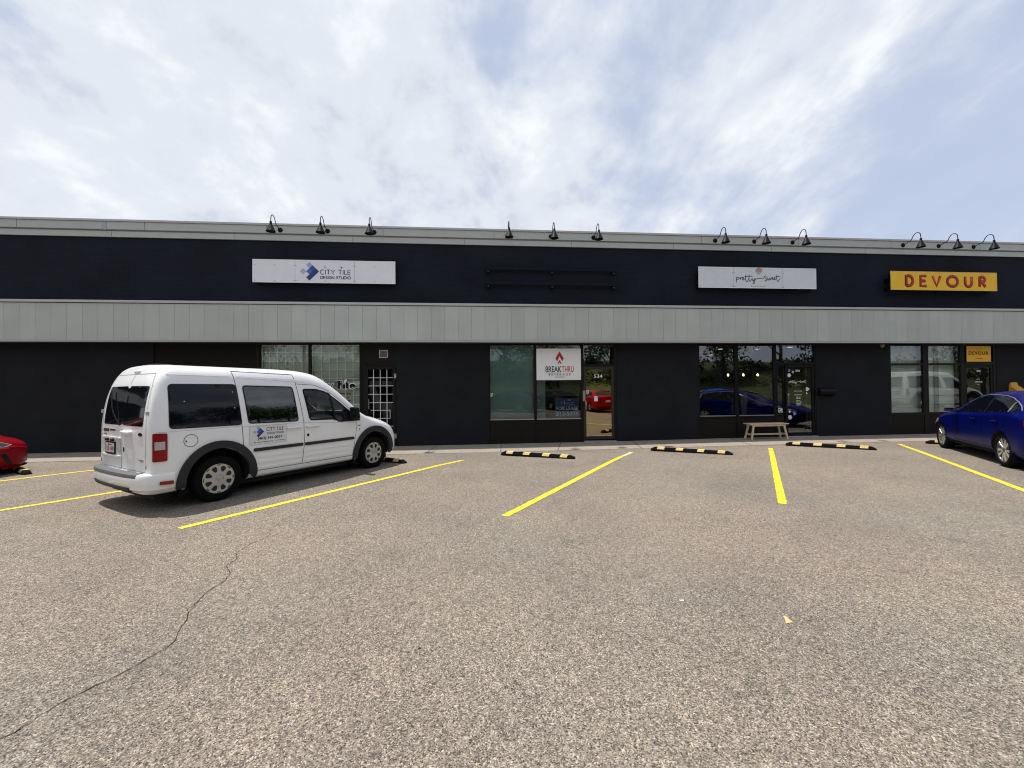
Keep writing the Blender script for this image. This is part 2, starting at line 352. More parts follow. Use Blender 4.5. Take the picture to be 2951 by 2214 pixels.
# ------------------------------------------------------------------ ground
WALL_Y = 12.67
def sstep(t): t = max(0, min(1, t)); return t*t*(3-2*t)
def gz(x, y):
    """the lot falls a few centimetres towards the building, more on the left"""
    drop = -.068 + .052*sstep((x-0)/12)
    return drop*sstep((y-8.8)/2.6)
def sheet(name, outline_fn, xs, ys, dz, m, kind='structure'):
    mb = MB(); nx, ny = len(xs), len(ys)
    vs = [(x, y, gz(x, y)+dz) for y in ys for x in xs]
    fs = [(j*nx+i, j*nx+i+1, (j+1)*nx+i+1, (j+1)*nx+i) for j in range(ny-1) for i in range(nx-1)]
    o = mb.add(vs, fs).build(name, m, smooth=True); return tag(o, kind=kind)
xs = [-900, -300, -90, -40] + [-26+i*1.0 for i in range(53)] + [34, 60, 120, 400, 900]
ys = [-900, -300, -100, -40, -15, -5, 0, 5] + [8.4+.25*i for i in range(16)] + [13, 16, 40, 120, 400, 900]
sheet('ground', None, xs, ys, 0, ASPH)
SW0 = 11.07
sheet('sidewalk', None, [-30+i*.5 for i in range(141)], [SW0, 11.25, 11.5, 12, 12.5, 13.05], .005, M_conc)
def ribbon(mb, pts, w, dz):
    """flat strip on the ground through pts"""
    P = []
    for i, p in enumerate(pts):
        a = Vector(pts[max(i-1, 0)][:2]); b = Vector(pts[min(i+1, len(pts)-1)][:2]); d = (b-a).normalized(); n = Vector((-d.y, d.x))
        ww = w[i] if isinstance(w, (list, tuple)) else w
        for s in (-1, 1):
            q = Vector(p[:2]) + n*s*ww/2; P.append((q.x, q.y, gz(q.x, q.y)+dz))
    mb.add(P, [(2*i, 2*i+1, 2*i+3, 2*i+2) for i in range(len(pts)-1)])
def subdiv(a, b, step=.25):
    n = max(1, int((Vector(b)-Vector(a)).length/step)); return [tuple(Vector(a).lerp(Vector(b), i/n)) for i in range(n+1)]
# sidewalk joints, edge gap and cracks
M_gap = mat('joint_dirt', (.05, .042, .035), .95, noise=.3, nscale=30)
mb = MB()
for x in (-27.4, -24.3, -21, -17.9, -14.6, -11.3, -8.0, -4.6): ribbon(mb, subdiv((x, SW0+.01), (x+.1, WALL_Y)), .014, .009)
for x0, x1 in ((-1.15, -1.33), (.78, .66), (2.62, 2.2), (4.9, 4.55), (8.1, 7.75), (11.2, 10.8), (14.3, 13.9), (17.4, 17.0), (20.5, 20)):
    ribbon(mb, subdiv((x1, SW0+.01), (x0, WALL_Y)), .016, .009)
tag(mb.build('sidewalk_joints', M_gap), kind='structure')
def wander(a, b, amp, step, seed):
    rr = random.Random(seed); n = int((Vector(b)-Vector(a)).length/step); out = []; off = 0
    d = (Vector(b)-Vector(a)).normalized(); nn = Vector((-d.y, d.x))
    for i in range(n+1):
        off = off*.82 + rr.uniform(-amp, amp); p = Vector(a).lerp(Vector(b), i/n)+nn*off; out.append((p.x, p.y))
    return out
mb = MB(); rr = random.Random(3)
e = wander((-25, SW0-.02), (24, SW0-.02), .006, .12, 5); ribbon(mb, e, [rr.uniform(.008, .026) if p[0] < -5 else rr.uniform(.004, .012) for p in e], .0095)
tag(mb.build('sidewalk_edge_gap', M_gap), kind='structure')
CR = [(-2.75,1.55),(-2.4,1.98),(-2.2,2.2),(-2.18,2.33),(-2.16,2.4),(-2.12,2.47),(-2.07,2.54),(-2.03,2.62),(-2.0,2.72),(-1.96,2.82),(-1.96,2.9),(-2.02,3.05),(-2.06,3.19),(-2.15,3.31),(-2.13,3.36),(-2.17,3.59),(-2.14,3.76),(-2.17,3.9),(-2.31,4.09),(-2.3,4.24),(-2.39,4.38),(-2.38,4.52),(-2.38,4.65),(-2.3,4.88),(-2.42,5.15),(-2.32,5.44),(-2.1,5.9),(-1.75,6.5),(-1.5,7.3),(-1.2,8.0)]
def jag(P, amp, step, seed):
    rr = random.Random(seed); out = []
    for i in range(len(P)-1):
        for q in subdiv(P[i], P[i+1], step)[:-1]: out.append((q[0]+rr.uniform(-amp, amp), q[1]+rr.uniform(-amp, amp)))
    return out
mb = MB(); cp = jag(CR, .006, .03, 1); rr = random.Random(9)
ribbon(mb, cp, [max(.0015, rr.uniform(.003, .009)*(1 if p[1] < 3.6 else max(.5, 1-(p[1]-3.6)/5))) for p in cp], .004)
for k, (a, b) in enumerate([((-8.9, 7.6), (-6.6, 9.2)), ((-7.6, 5.9), (-5.0, 8.6)), ((1.2, 8.9), (1.9, 8.75)), ((5.2, 9.25), (6.0, 8.95)), ((5.5, 9.05), (6.6, 8.8)), ((9.2, 9.6), (10.0, 9.35)), ((9.0, 9.3), (9.9, 9.15)), ((-.3, 10.9), (.3, 10.85))]):
    w = wander(a, b, .01, .05, 40+k); ribbon(mb, w, [rr.uniform(.003, .009) for _ in w], .004)
tag(mb.build('asphalt_cracks', mat('crack_dark', (.022, .019, .017), 1)), kind='structure')
# painted stall lines (near end, far end, start of the faded tail or None)
LINES = [((-9.35, 7.61), (-6.9, 10.75), 'short far yellow stall line between the red car and the white van', None),
         ((-8.0, 4.4), (-4.1, 9.55), 'yellow stall line passing under the rear of the white van', None),
         ((-3.50, 5.26), (-.30, 9.62), 'long yellow stall line beside the white van, on its right', None),
         ((.36, 5.29), (3.46, 9.63), 'yellow stall line in mid-lot whose far tip has faded to cream', ((3.50, 9.68), (3.98, 10.36))),
         ((4.21, 5.40), (7.52, 10.02), 'short steep yellow stall line in front of the wooden bench', ((7.54, 10.05), (7.84, 10.47))),
         ((8.0, 5.16), (11.5, 10.25), 'yellow stall line beside the blue sedan, running out of frame', ((11.52, 10.28), (11.75, 10.6)))]
for i, (a, b, lab, tail) in enumerate(LINES):
    me_ = MB(); pts = subdiv(a, b, .05); rr = random.Random(i)
    d = (Vector(b)-Vector(a)).normalized(); n = Vector((-d.y, d.x)); P = []
    for q in pts:
        for s in (-1, 1):
            v = Vector(q)+n*s*(.052+rr.uniform(-.0050, .0050)); P.append((v.x, v.y, gz(v.x, v.y)+.0045))
    me_.add(P, [(2*k, 2*k+1, 2*k+3, 2*k+2) for k in range(len(pts)-1)])
    o = me_.build('parking_line', [M_yellow, M_pale])
    if tail:
        t2 = MB(); ribbon(t2, subdiv(tail[0], tail[1], .1), .10, .0045); t2.build('faded_tip', M_pale if i == 3 else mat('worn_yellow_paint', (.72, .50, .06), .8, noise=.2, nscale=20), o)
    tag(o, lab, 'road marking', 'painted stall lines')
# wheel stops
def wheel_stop(cx, cy, ang, L_, lab, broken=False):
    o = thing('wheel_stop', lab, 'wheel stop', (cx, cy, gz(cx, cy)), ang, 'rubber wheel stops')
    sec = [(-.075, 0), (-.070, .035), (-.045, .095), (.045, .095), (.070, .035), (.075, 0)]
    mb = MB(); X = [-L_/2, -L_/2+.015, -L_/2+.10, L_/2-.10, L_/2-.015, L_/2]; sc = [.42, .6, 1, 1, .6, .42]
    if broken: sc[-1] = .5; sc[-2] = .7
    vs = [(x, a*(1 if k else 1), b*k) for x, k in zip(X, sc) for a, b in sec]; n = 6
    mb.add(vs, [(i*n+k, i*n+k+1, (i+1)*n+k+1, (i+1)*n+k) for i in range(5) for k in range(5)]+[tuple(range(n-1, -1, -1)), tuple(5*n+k for k in range(n))])
    mb.build('rubber_block', M_rubber, o, bevel=.006)
    for t in (-.37, -.13, .13, .37):
        s = MB(); x0, x1 = L_*t-.085, L_*t+.085; pr = [(-.068, .046), (-.060, .066), (-.047, .0985), (.047, .0985), (.068, .050)]
        x0 += random.uniform(-.01, .01); x1 += random.uniform(-.01, .01)
        vs = [(x + (.012 if k > 1 else 0), a, b) for x in (x0, x1) for k, (a, b) in enumerate(pr)]
        s.add(vs, [(k, k+1, 5+k+1, 5+k) for k in range(4)]).build('yellow_stripe', M_reflect, o)
    for t in (-.28, 0, .28):
        MB().lathe([(0, .0965), (.018, .0965), (.02, .094)], 10, Matrix.Translation((L_*t, 0, .001))).build('anchor_bolt', mat('bolt_steel', (.12, .11, .10), .5, metal=.8), o)
    return o
wheel_stop(-2.28, 9.93, R(-38), 1.85, 'black rubber wheel stop at the front wheel of the white van')
wheel_stop(1.46, 9.93, R(-31.5), 1.9, 'black rubber wheel stop with a chipped end, below the for lease window', True)
wheel_stop(5.36, 10.02, R(-36), 1.9, 'black rubber wheel stop between the cream-tipped line and the bench')
wheel_stop(9.34, 10.27, R(-39.5), 1.92, 'black rubber wheel stop right of the bench, in front of the mail slot wall')
wheel_stop(13.35, 10.05, R(-36), 1.9, 'black rubber wheel stop half hidden by the blue sedan')
wheel_stop(-9.62, 9.62, R(-36), 1.9, 'black rubber wheel stop under the nose of the red car')

# ------------------------------------------------------------------ building
B = thing('commercial_building', 'long low charcoal brick strip of shops with pale grey canopy band', 'building', (0, WALL_Y, 0))
BX0, BX1 = -30, 42
def P(mb, name, m, **k):          # part of the building, coordinates given in world
    o = mb.build(name, m, B, **k); o.matrix_parent_inverse = Matrix.Translation((0, -WALL_Y, 0)); return o
def SP(mb, name, m, par, **k):    # sub-part
    o = mb.build(name, m, par, **k); return o
P(MB().box(BX0, BX1, WALL_Y, 12.95, 3.06, 6.02), 'upper_wall', BRICK)
mb = MB()
for a, b in ((BX0, -9.12), (-2.36, .40), (4.41, 7.09), (11.11, 13.74), (17.74, 23.0), (27.0, BX1)): mb.box(a, b, WALL_Y+.002, 12.97, -.3, 3.055)
mb.box(BX0, BX0+.3, 12.98, 30, -.3, 6.0); mb.box(BX1-.3, BX1, 12.98, 30, -.3, 6.0); mb.box(BX0, BX1, 30, 30.3, -.3, 6.0)
P(mb, 'wall', M_stucco)
P(MB().box(BX0+.1, BX1-.1, 12.96, 30.2, 6.03, 6.2), 'roof', M_roof)
# parapet: two stepped bands and a cap, in lengths
mb = MB(); seg = 3.3; x = BX0
while x < BX1:
    x1 = min(x+seg, BX1); g = .006
    mb.box(x+g, x1-g, 12.625, 12.99, 6.005, 6.165); mb.box(x+g+.9, x1-g+.9, 12.585, 12.99, 6.205, 6.42) if x1 < BX1-1 else None
    x = x1
P(mb, 'parapet', M_para, bevel=.004)
P(MB().box(BX0, BX1, 12.632, 12.98, 6.003, 6.43), 'parapet_backing', mat('parapet_gap', (.22, .23, .23), .7))
P(MB().box(BX0-.03, BX1+.03, 12.555, 13.05, 6.425, 6.485), 'parapet_cap', M_trim, bevel=.006)
P(MB().box(-10.43, -10.30, 12.578, 12.60, 6.19, 6.43), 'parapet_patch', mat('patch_bluegrey', (.36, .38, .43), .5))
# canopy fascia band
FY = 12.30
mb = MB(); x = -5.969-.3915*61
while x < BX1: mb.box(x+.0022, x+.3915-.0022, FY, FY+.05, 3.055, 4.062); x += .3915
P(mb, 'fascia', FASCIA, bevel=.0015)
mb = MB().box(BX0, BX1, FY+.012, 12.666, 3.03, 4.07); P(mb, 'fascia_backing', mat('fascia_gap', (.30, .315, .30), .7))
P(MB().box(BX0, BX1, FY-.03, 12.664, 4.075, 4.145), 'fascia_top_trim', M_trim, bevel=.006)
P(MB().box(BX0, BX1, FY-.012, FY+.055, 4.060, 4.0735), 'fascia_shadow_strip', M_dark)  # near-black strip painting in the shadow line under the top trim
P(MB().box(BX0, BX1, FY-.015, FY+.06, 3.000, 3.052), 'fascia_bottom_trim', mat('lower_trim', (.40, .41, .40), .45), bevel=.006)
P(MB().box(BX0, BX1, FY+.062, 12.662, 3.004, 3.028), 'soffit', M_soffit)
# interior rooms behind the glass
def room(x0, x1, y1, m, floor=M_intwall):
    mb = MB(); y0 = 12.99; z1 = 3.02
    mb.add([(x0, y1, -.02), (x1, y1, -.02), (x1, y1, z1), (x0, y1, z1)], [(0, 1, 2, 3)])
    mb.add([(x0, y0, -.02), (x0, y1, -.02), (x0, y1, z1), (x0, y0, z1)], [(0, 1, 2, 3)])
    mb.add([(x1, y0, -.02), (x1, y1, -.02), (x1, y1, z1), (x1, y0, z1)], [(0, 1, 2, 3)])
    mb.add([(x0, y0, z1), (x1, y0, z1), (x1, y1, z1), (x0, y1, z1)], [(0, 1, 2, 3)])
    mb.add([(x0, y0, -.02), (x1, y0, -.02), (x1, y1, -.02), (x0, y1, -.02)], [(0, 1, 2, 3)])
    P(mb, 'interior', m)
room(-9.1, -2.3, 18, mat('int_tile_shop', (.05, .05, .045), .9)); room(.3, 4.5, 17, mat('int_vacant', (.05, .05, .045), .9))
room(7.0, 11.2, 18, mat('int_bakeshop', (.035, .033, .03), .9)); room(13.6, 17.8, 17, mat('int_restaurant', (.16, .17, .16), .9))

G_teal = glass('window_glass', (.88, .94, .90), .04)
G_dark = glass('window_glass_dark', (.34, .36, .34), .075)
G_bronze = glass('door_glass_bronze', (.10, .085, .05), .36, (1, .84, .55))
G_ps = glass('bakeshop_glass', (.42, .44, .42), .11)
G_dv = glass('restaurant_glass', (.93, .97, .95), .07)
FYW = 12.715     # glass line
def window(x0, x1, z0, z1, gm, fm, fw=.045, name='window', sill=None, rails=()):
    mb = MB(); f0, f1 = 12.682, 12.775
    mb.box(x0-fw, x0, f0, f1, z0-fw, z1+fw); mb.box(x1, x1+fw, f0, f1, z0-fw, z1+fw)
    mb.box(x0, x1, f0+.001, f1-.001, z1, z1+fw); mb.box(x0, x1, f0+.001, f1-.001, z0-fw, z0)
    for zr in rails: mb.box(x0, x1, f0+.002, f1-.002, zr-.035, zr+.035)
    w = P(mb, name, fm, bevel=.003)
    SP(MB().add([(x0-.005, FYW, z0-.005), (x1+.005, FYW, z0-.005), (x1+.005, FYW, z1+.005), (x0-.005, FYW, z1+.005)], [(0, 1, 2, 3)]), 'pane', gm, w)
    if sill is not None: SP(MB().box(x0, x1, f0-.012, f0+.0, z0-.035, z0-.004), 'sill', sill, w)
    return w
def spandrel(x0, x1, z0, z1, m=M_spandrel, y=12.70): 
    return P(MB().box(x0, x1, y, y+.05, z0, z1), 'spandrel_panel', m, bevel=.003)
def filler(boxes, m, name='storefront_frame'):
    mb = MB()
    for b in boxes: mb.box(*b)
    return P(mb, name, m, bevel=.003)

# --- tile shop bay
spandrel(-9.115, -6.34, -.1, 3.01, mat('closed_bay_panel', (.0125, .0115, .0110), .65, noise=.1, spec=.06))
BR = M_bronze
w1 = window(-6.255, -4.885, .70, 2.965, G_teal, BR, .03); w2 = window(-4.815, -3.425, .70, 2.965, G_teal, BR, .03)
filler([(-6.335, -6.29, 12.68, 12.8, -.1, 3.0), (-4.853, -4.847, 12.685, 12.79, .6, 3.0), (-3.39, -3.352, 12.68, 12.8, -.1, 3.0), (-2.415, -2.362, 12.68, 12.8, -.1, 3.0), (-3.352, -2.415, 12.684, 12.79, 2.335, 2.405), (-3.352, -2.415, 12.684, 12.79, 2.97, 3.0)], BR)
spandrel(-6.29, -3.39, -.1, .66)
pn = spandrel(-3.352, -2.415, 2.405, 2.97, mat('transom_panel', (.0165, .0145, .0125), .65, spec=.08))
v = thing('vent_grille', 'small white louvred vent in the dark panel above the barred door', 'vent', (-2.722, 12.69, 2.69))
mb = MB(); mb.box(-.128, .128, -.012, .008, .095, .12); mb.box(-.128, .128, -.012, .008, -.12, -.095); mb.box(-.128, -.105, -.012, .008, -.095, .095); mb.box(.105, .128, -.012, .008, -.095, .095)
mb.build('frame', mat('vent_white', (.42, .42, .40), .5), v)
for k in range(6):
    z = -.08+k*.032; MB().add([(-.105, -.008, z-.008), (.105, -.008, z-.008), (.105, .012, z+.012), (-.105, .012, z+.012)], [(0, 1, 2, 3)]).build('slat', MATS['vent_white'], v)
MB().box(-.104, .104, .004, .009, -.094, .094).build('backing', M_dark, v)
# blind boards and lattice security grilles behind the glass
M_grid = mat('white_lattice', (.85, .86, .82), .5)
P(MB().box(-6.28, -4.86, 12.86, 12.88, .6, 3.0).box(-4.84, -3.40, 12.86, 12.88, .6, 3.0), 'window_backing_board', mat('grey_green_board', (.52, .55, .49), .7, noise=.12, nscale=1.5))
gx = [-6.227, -6.012, -5.789, -5.562, -5.331, -5.1, -4.904]; gx2 = [-4.80, -4.55, -4.323, -4.095, -3.862, -3.633, -3.44]
for X in (gx, gx2):
    mb = MB()
    for x in X: mb.box(x-.011, x+.011, 12.78, 12.796, .68, 2.98)
    for z in (.92, 1.194, 1.463, 1.704, 1.967, 2.226, 2.489, 2.75, 2.955): mb.box(X[0]-.02, X[-1]+.02, 12.796, 12.808, z-.010, z+.010)
    P(mb, 'security_grille', M_grid)
# window lettering: black serif-like letters with a white edge
tw = thing('window_lettering', 'black and white shop name lettering stuck on the latticed window', 'window lettering', (-4.0, 12.70, 1.8))
def tp(mb, name, m): o = mb.build(name, m, tw, weld=True); o.matrix_parent_inverse = Matrix.Translation((4.0, -12.70, -1.8)); return o
M_lb, M_lw = mat('letter_black', (.008, .008, .009), .6, spec=.1), mat('letter_white_edge', (.80, .82, .82), .5)
def ring2(c, rx, rz, n=22, a0=0, a1=360): return [(c[0]+rx*math.cos(R(a0+(a1-a0)*i/n)), c[1]+rz*math.sin(R(a0+(a1-a0)*i/n))) for i in range(n+(0 if a1-a0 >= 360 else 1))]
GL = [ # T, i, l, e, y as outlines (x,z)
    [(-4.13,1.905),(-3.93,1.905),(-3.93,1.84),(-3.965,1.875),(-3.985,1.875),(-3.985,1.66),(-4.07,1.66),(-4.07,1.875),(-4.09,1.875),(-4.13,1.84)],
    [(-3.925,1.80),(-3.84,1.80),(-3.84,1.66),(-3.925,1.66)],
    [(-3.825,1.85),(-3.745,1.85),(-3.745,1.69),(-3.71,1.66),(-3.80,1.66),(-3.825,1.70)],
    ring2((-3.635, 1.735), .088, .075, 20, 12, 330)+[(-3.60,1.70),(-3.64,1.69),(-3.66,1.71),(-3.55,1.735)],
    [(-4.40,1.81),(-4.30,1.81),(-4.255,1.73),(-4.215,1.81),(-4.18,1.81),(-4.28,1.60),(-4.33,1.56),(-4.29,1.64)],
    [(-4.47,1.87),(-4.40,1.89),(-4.40,1.66),(-4.48,1.68)],
    [(-4.56,1.80),(-4.49,1.80),(-4.49,1.66),(-4.56,1.66)]]
def grow(pts, k):
    cx = sum(p[0] for p in pts)/len(pts); cz = sum(p[1] for p in pts)/len(pts); out = []
    n = len(pts); area = sum(pts[i][0]*pts[(i+1) % n][1]-pts[(i+1) % n][0]*pts[i][1] for i in range(n)); sg = 1 if area > 0 else -1
    for i in range(n):
        a, b, c = Vector(pts[i-1]), Vector(pts[i]), Vector(pts[(i+1) % n]); d = ((b-a).normalized()+(c-b).normalized())
        if d.length < 1e-3: d = (b-a)
        d.normalize(); out.append((b.x+d.y*k*sg, b.y-d.x*k*sg))
    return out
mw, mk = MB(), MB()
for i, g in enumerate(GL): mw.prism(grow(g, .019), 'y', 12.7110+.0002*i, 12.7065+.0002*i); mk.prism(g, 'y', 12.7060, 12.7035)
tp(mw, 'letter_edge', M_lw); tp(mk, 'letters', M_lb)
for cx in (-4.505, -3.845):
    q = [(cx-.05, 1.85), (cx+.01, 1.955), (cx+.065, 1.925), (cx+.01, 1.825)]
    tp(MB().prism([(a+.014, b-.012) for a, b in q], 'y', 12.7062, 12.7040), 'tile_dot_shadow', M_lb); tp(MB().prism(q, 'y', 12.7035, 12.7015), 'tile_dot', mat('tile_dot_white', (.66, .67, .74), .5))
po = thing('poster', 'small red and white studio poster hanging behind the latticed window', 'poster', (-3.87, 12.832, 1.36))
MB().prism([(-.17, .17), (.15, .17), (.11, -.18), (-.17, -.18)], 'y', 0, .006).build('sheet', mat('poster_red', (.30, .012, .025), .5), po)
MB().box(-.172, .152, -.006, -.002, -.03, .07).build('white_band', M_white, po)
text_at('lettering', 'DESIGN', -.12, .12, .10, .145, -.003, M_white, po, thick=.003); text_at('lettering', 'STUDIO', -.13, .13, -.012, .05, -.0075, M_ink, po, bold=.01, thick=.003)
# barred door
gd = thing('security_gate', 'black framed door gate with white bar lattice beside the charcoal pillar', 'security gate', (-2.80, 12.66, 0))
mb = MB(); mb.box(-.425, -.365, -.02, .02, 0, 2.32); mb.box(.365, .43, -.02, .02, 0, 2.32); mb.box(-.365, .365, -.019, .019, 2.23, 2.32); mb.box(-.365, .365, -.019, .019, 0, .10); mb.box(-.50, -.43, -.005, .04, 0, 2.40)
mb.build('frame', M_blackframe, gd, bevel=.004)
M_bar = mat('white_bar', (.66, .66, .66), .4)
mb = MB()
for x in (-.21, -.015, .178): mb.box(x-.009, x+.009, -.012, .004, .12, 2.22)
for z in (1.981, 1.739, 1.489, 1.24, .536, .299): mb.box(-.36, .36, -.004, .010, z-.008, z+.008)
mb.box(-.29, .27, -.003, .009, 1.004, 1.020); mb.box(-.1, .27, -.003, .009, .765, .781); mb.box(.258, .272, -.0025, .0085, .781, 1.004)
mb.build('bar_lattice', M_bar, gd)
for z in (2.03, .24):
    MB().box(.39, .455, -.034, -.021, z-.07, z+.07).build('hinge', mat('hinge_steel', (.34, .34, .33), .4, metal=.4), gd, bevel=.004)
MB().box(-.36, -.33, -.045, -.02, 1.05, 1.35).build('lock_box', mat('lock_steel', (.15, .15, .15), .4, metal=.5), gd, bevel=.004)
dr = P(MB().box(-3.35, -3.27, 12.70, 12.76, 0, 2.33).box(-2.49, -2.42, 12.70, 12.76, 0, 2.33).box(-3.27, -2.49, 12.701, 12.759, 2.24, 2.33).box(-3.27, -2.49, 12.701, 12.759, 0, .22), 'door', M_blackframe)
SP(MB().add([(-3.27, 12.73, .2), (-2.49, 12.73, .2), (-2.49, 12.73, 2.25), (-3.27, 12.73, 2.25)], [(0, 1, 2, 3)]), 'pane', glass('gate_glass', (.3, .3, .3), .0, (.35, .35, .35)), dr)
P(MB().box(-3.3, -2.4, 12.55, 12.68, -.058, -.02), 'door_threshold', mat('threshold_alu', (.40, .40, .39), .35, metal=.5), bevel=.004)

# --- vacant bay (534)
window(.455, 1.80, .70, 2.955, G_teal, BR, .032, sill=mat('sill_alu', (.33, .31, .28), .45)); window(1.885, 3.262, .70, 2.955, glass('lease_window_glass', (.72, .76, .76), .055), BR, .032, sill=MATS['sill_alu'])
filler([(.402, .423, 12.68, 12.8, -.1, 3.0), (1.8325, 1.8525, 12.686, 12.79, .6, 3.0), (3.295, 3.36, 12.68, 12.8, -.1, 3.0), (4.33, 4.408, 12.68, 12.8, -.1, 3.0), (3.36, 4.33, 12.684, 12.79, 2.295, 2.36), (3.36, 4.33, 12.684, 12.79, 2.965, 3.0)], BR)
spandrel(.42, 1.815, -.1, .655); spandrel(1.875, 3.295, -.1, .655)
filler([(1.816, 1.874, 12.688, 12.76, -.1, .655), (.42, 3.295, 12.686, 12.77, .595, .662)], BR)
P(MB().box(.44, 1.83, 12.86, 12.88, .6, 2.98).box(1.86, 2.18, 12.861, 12.881, .6, 1.9), 'roller_blind', mat('teal_grey_blind', (.19, .30, .31), .75, noise=.08, nscale=2))
P(MB().box(1.88, 3.27, 13.0, 13.02, 2.86, 2.98), 'ceiling_bulkhead', mat('bulkhead', (.16, .15, .13), .8))
tr = P(MB().box(3.362, 4.328, 12.69, 12.71, 2.362, 2.366), 'transom_window', BR); SP(MB().add([(3.36, 12.72, 2.36), (4.33, 12.72, 2.36), (4.33, 12.72, 2.965), (3.36, 12.72, 2.965)], [(0, 1, 2, 3)]), 'pane', G_dark, tr)
def door(x0, x1, z1, gm, fm, side_w=.075, pull_x=None, y=12.69):
    mb = MB(); mb.box(x0, x0+side_w, y, y+.05, .02, z1); mb.box(x1-side_w, x1, y, y+.05, .02, z1); mb.box(x0+side_w, x1-side_w, y+.001, y+.049, z1-.085, z1); mb.box(x0+side_w, x1-side_w, y+.001, y+.049, .02, .12)
    d = P(mb, 'door', fm, bevel=.003)
    SP(MB().add([(x0+side_w-.004, y+.025, .11), (x1-side_w+.004, y+.025, .11), (x1-side_w+.004, y+.025, z1-.08), (x0+side_w-.004, y+.025, z1-.08)], [(0, 1, 2, 3)]), 'pane', gm, d)
    return d
d5 = door(3.362, 4.328, 2.293, G_bronze, mat('bronze_door', (.022, .013, .010), .35))
SP(MB().box(3.325, 3.405, 12.655, 12.69, 1.215, 1.545), 'lock_guard', mat('lock_plate', (.36, .34, .30), .35, metal=.7), d5, bevel=.004)
SP(MB().tube([(3.41, 12.69, 1.22), (3.41, 12.63, 1.20), (3.415, 12.62, 1.08), (3.41, 12.63, .95), (3.41, 12.69, .93)], .022, 8), 'pull_handle', mat('pull_tan', (.30, .24, .18), .35, metal=.6), d5, smooth=True)
P(MB().box(3.34, 4.36, 12.58, 12.685, -.055, -.012), 'door_threshold', MATS['threshold_alu'], bevel=.004)
n5 = text_at('lettering', '534', 3.70, 3.965, 1.935, 2.045, 12.712, mat('number_white', (.85, .84, .78), .5), d5, bold=.012, thick=.004)
P(MB().box(3.44-.085, 3.44, 12.735, 12.76, 2.37, 2.68), 'alarm_box', mat('alarm_grey', (.30, .31, .30), .5))
def shield(x, z, s=.055):
    pts = [(x-s*.8, z+s), (x+s*.8, z+s), (x+s*.85, z), (x+s*.5, z-s*.75), (x, z-s*1.15), (x-s*.5, z-s*.75), (x-s*.85, z)]
    return pts
for k, (x, z) in enumerate(((3.487, 1.495), (.48, 1.44))):
    o = thing('alarm_sticker', ('white shield shaped alarm sticker on the door numbered 534', 'faint white shield shaped alarm sticker low on the teal window')[k], 'sticker', (x, 12.709, z))
    MB().prism(shield(0, 0), 'y', -.002, .001).build('shield', mat('sticker_white', (.66, .66, .68), .5), o); MB().prism(shield(0, .004, .036), 'y', -.0045, -.0024).build('emblem', mat('sticker_grey', (.30, .30, .36), .5), o)
o = thing('paper_note', 'small white paper note taped on the door numbered 534', 'note', (3.75, 12.705, 1.285), 0); MB().prism([(-.06, .08), (.05, .085), (.06, -.075), (-.05, -.08)], 'y', -.003, .001).build('paper', mat('paper_note', (.72, .70, .86), .6), o)
# white sign in the window
s = thing('window_sign', 'white sign with a red arrow emblem filling the upper part of a window', 'sign', (2.571, 12.66, 2.363))
MB().box(-.692, .698, -.012, .012, -.487, .487).build('panel', mat('white_window_sign', (.82, .82, .83), .4, noise=.03), s, bevel=.003)
M_red = mat('sign_red', (.42, .006, .018), .45); M_bk = mat('sign_black', (.012, .012, .014), .5)
zc = -2.363; xc = -2.571+.028
def Z(z): return z+zc
MB().prism([(xc+2.571, Z(2.764)), (xc+2.571+.130, Z(2.545)), (xc+2.571+.082, Z(2.455)), (xc+2.571, Z(2.615)), (xc+2.571-.082, Z(2.455)), (xc+2.571-.130, Z(2.545))], 'y', -.018, -.011).build('arrow_emblem', M_red, s)
MB().prism([(.028, Z(2.50)), (.028+.058, Z(2.405)), (.028+.04, Z(2.362)), (.028, Z(2.43)), (.028-.04, Z(2.362)), (.028-.058, Z(2.405))], 'y', -.018, -.011).build('arrow_emblem', M_red, s)
text_at('lettering', 'BREAK', -.413, .085, Z(2.118), Z(2.305), -.012, M_bk, s, bold=.012); text_at('lettering', 'THRU', .098, .467, Z(2.118), Z(2.305), -.012, M_red, s, bold=.010, spacing=1.12)
text_at('lettering', 'BEVERAGE', -.315, .372, Z(2.018), Z(2.090), -.012, mat('sign_grey_ink', (.13, .13, .14), .5), s, spacing=1.4, bold=.006); text_at('lettering', 'CANADA', -.12, .175, Z(1.955), Z(1.988), -.012, M_bk, s, bold=.03, spacing=1.5)
# for-lease board behind glass
fl = thing('lease_sign', 'dark blue for lease board with a phone number behind the window', 'sign', (2.845, 12.735, 1.0))
MB().box(-.39, .375, 0, .012, -.30, .315).build('board', mat('lease_blue', (.010, .085, .19), .5), fl)
M_ly = mat('lease_letter', (.60, .72, .80), .5)
text_at('lettering', 'FOR LEASE', -.35, .34, -.055, .055, 0, M_ly, fl, bold=.02); text_at('lettering', '212-5375', -.355, .35, -.235, -.105, 0, M_ly, fl, bold=.03)
strokes('emblem', [[(-.20, .12), (-.16, .23), (-.13, .14), (-.09, .25), (-.07, .05)], [(-.10, .16), (.22, .165)]], .018, -.002, M_ly, fl, curved=False)
text_at('lettering', 'GROUP INC.', -.02, .25, .085, .115, 0, M_ly, fl)

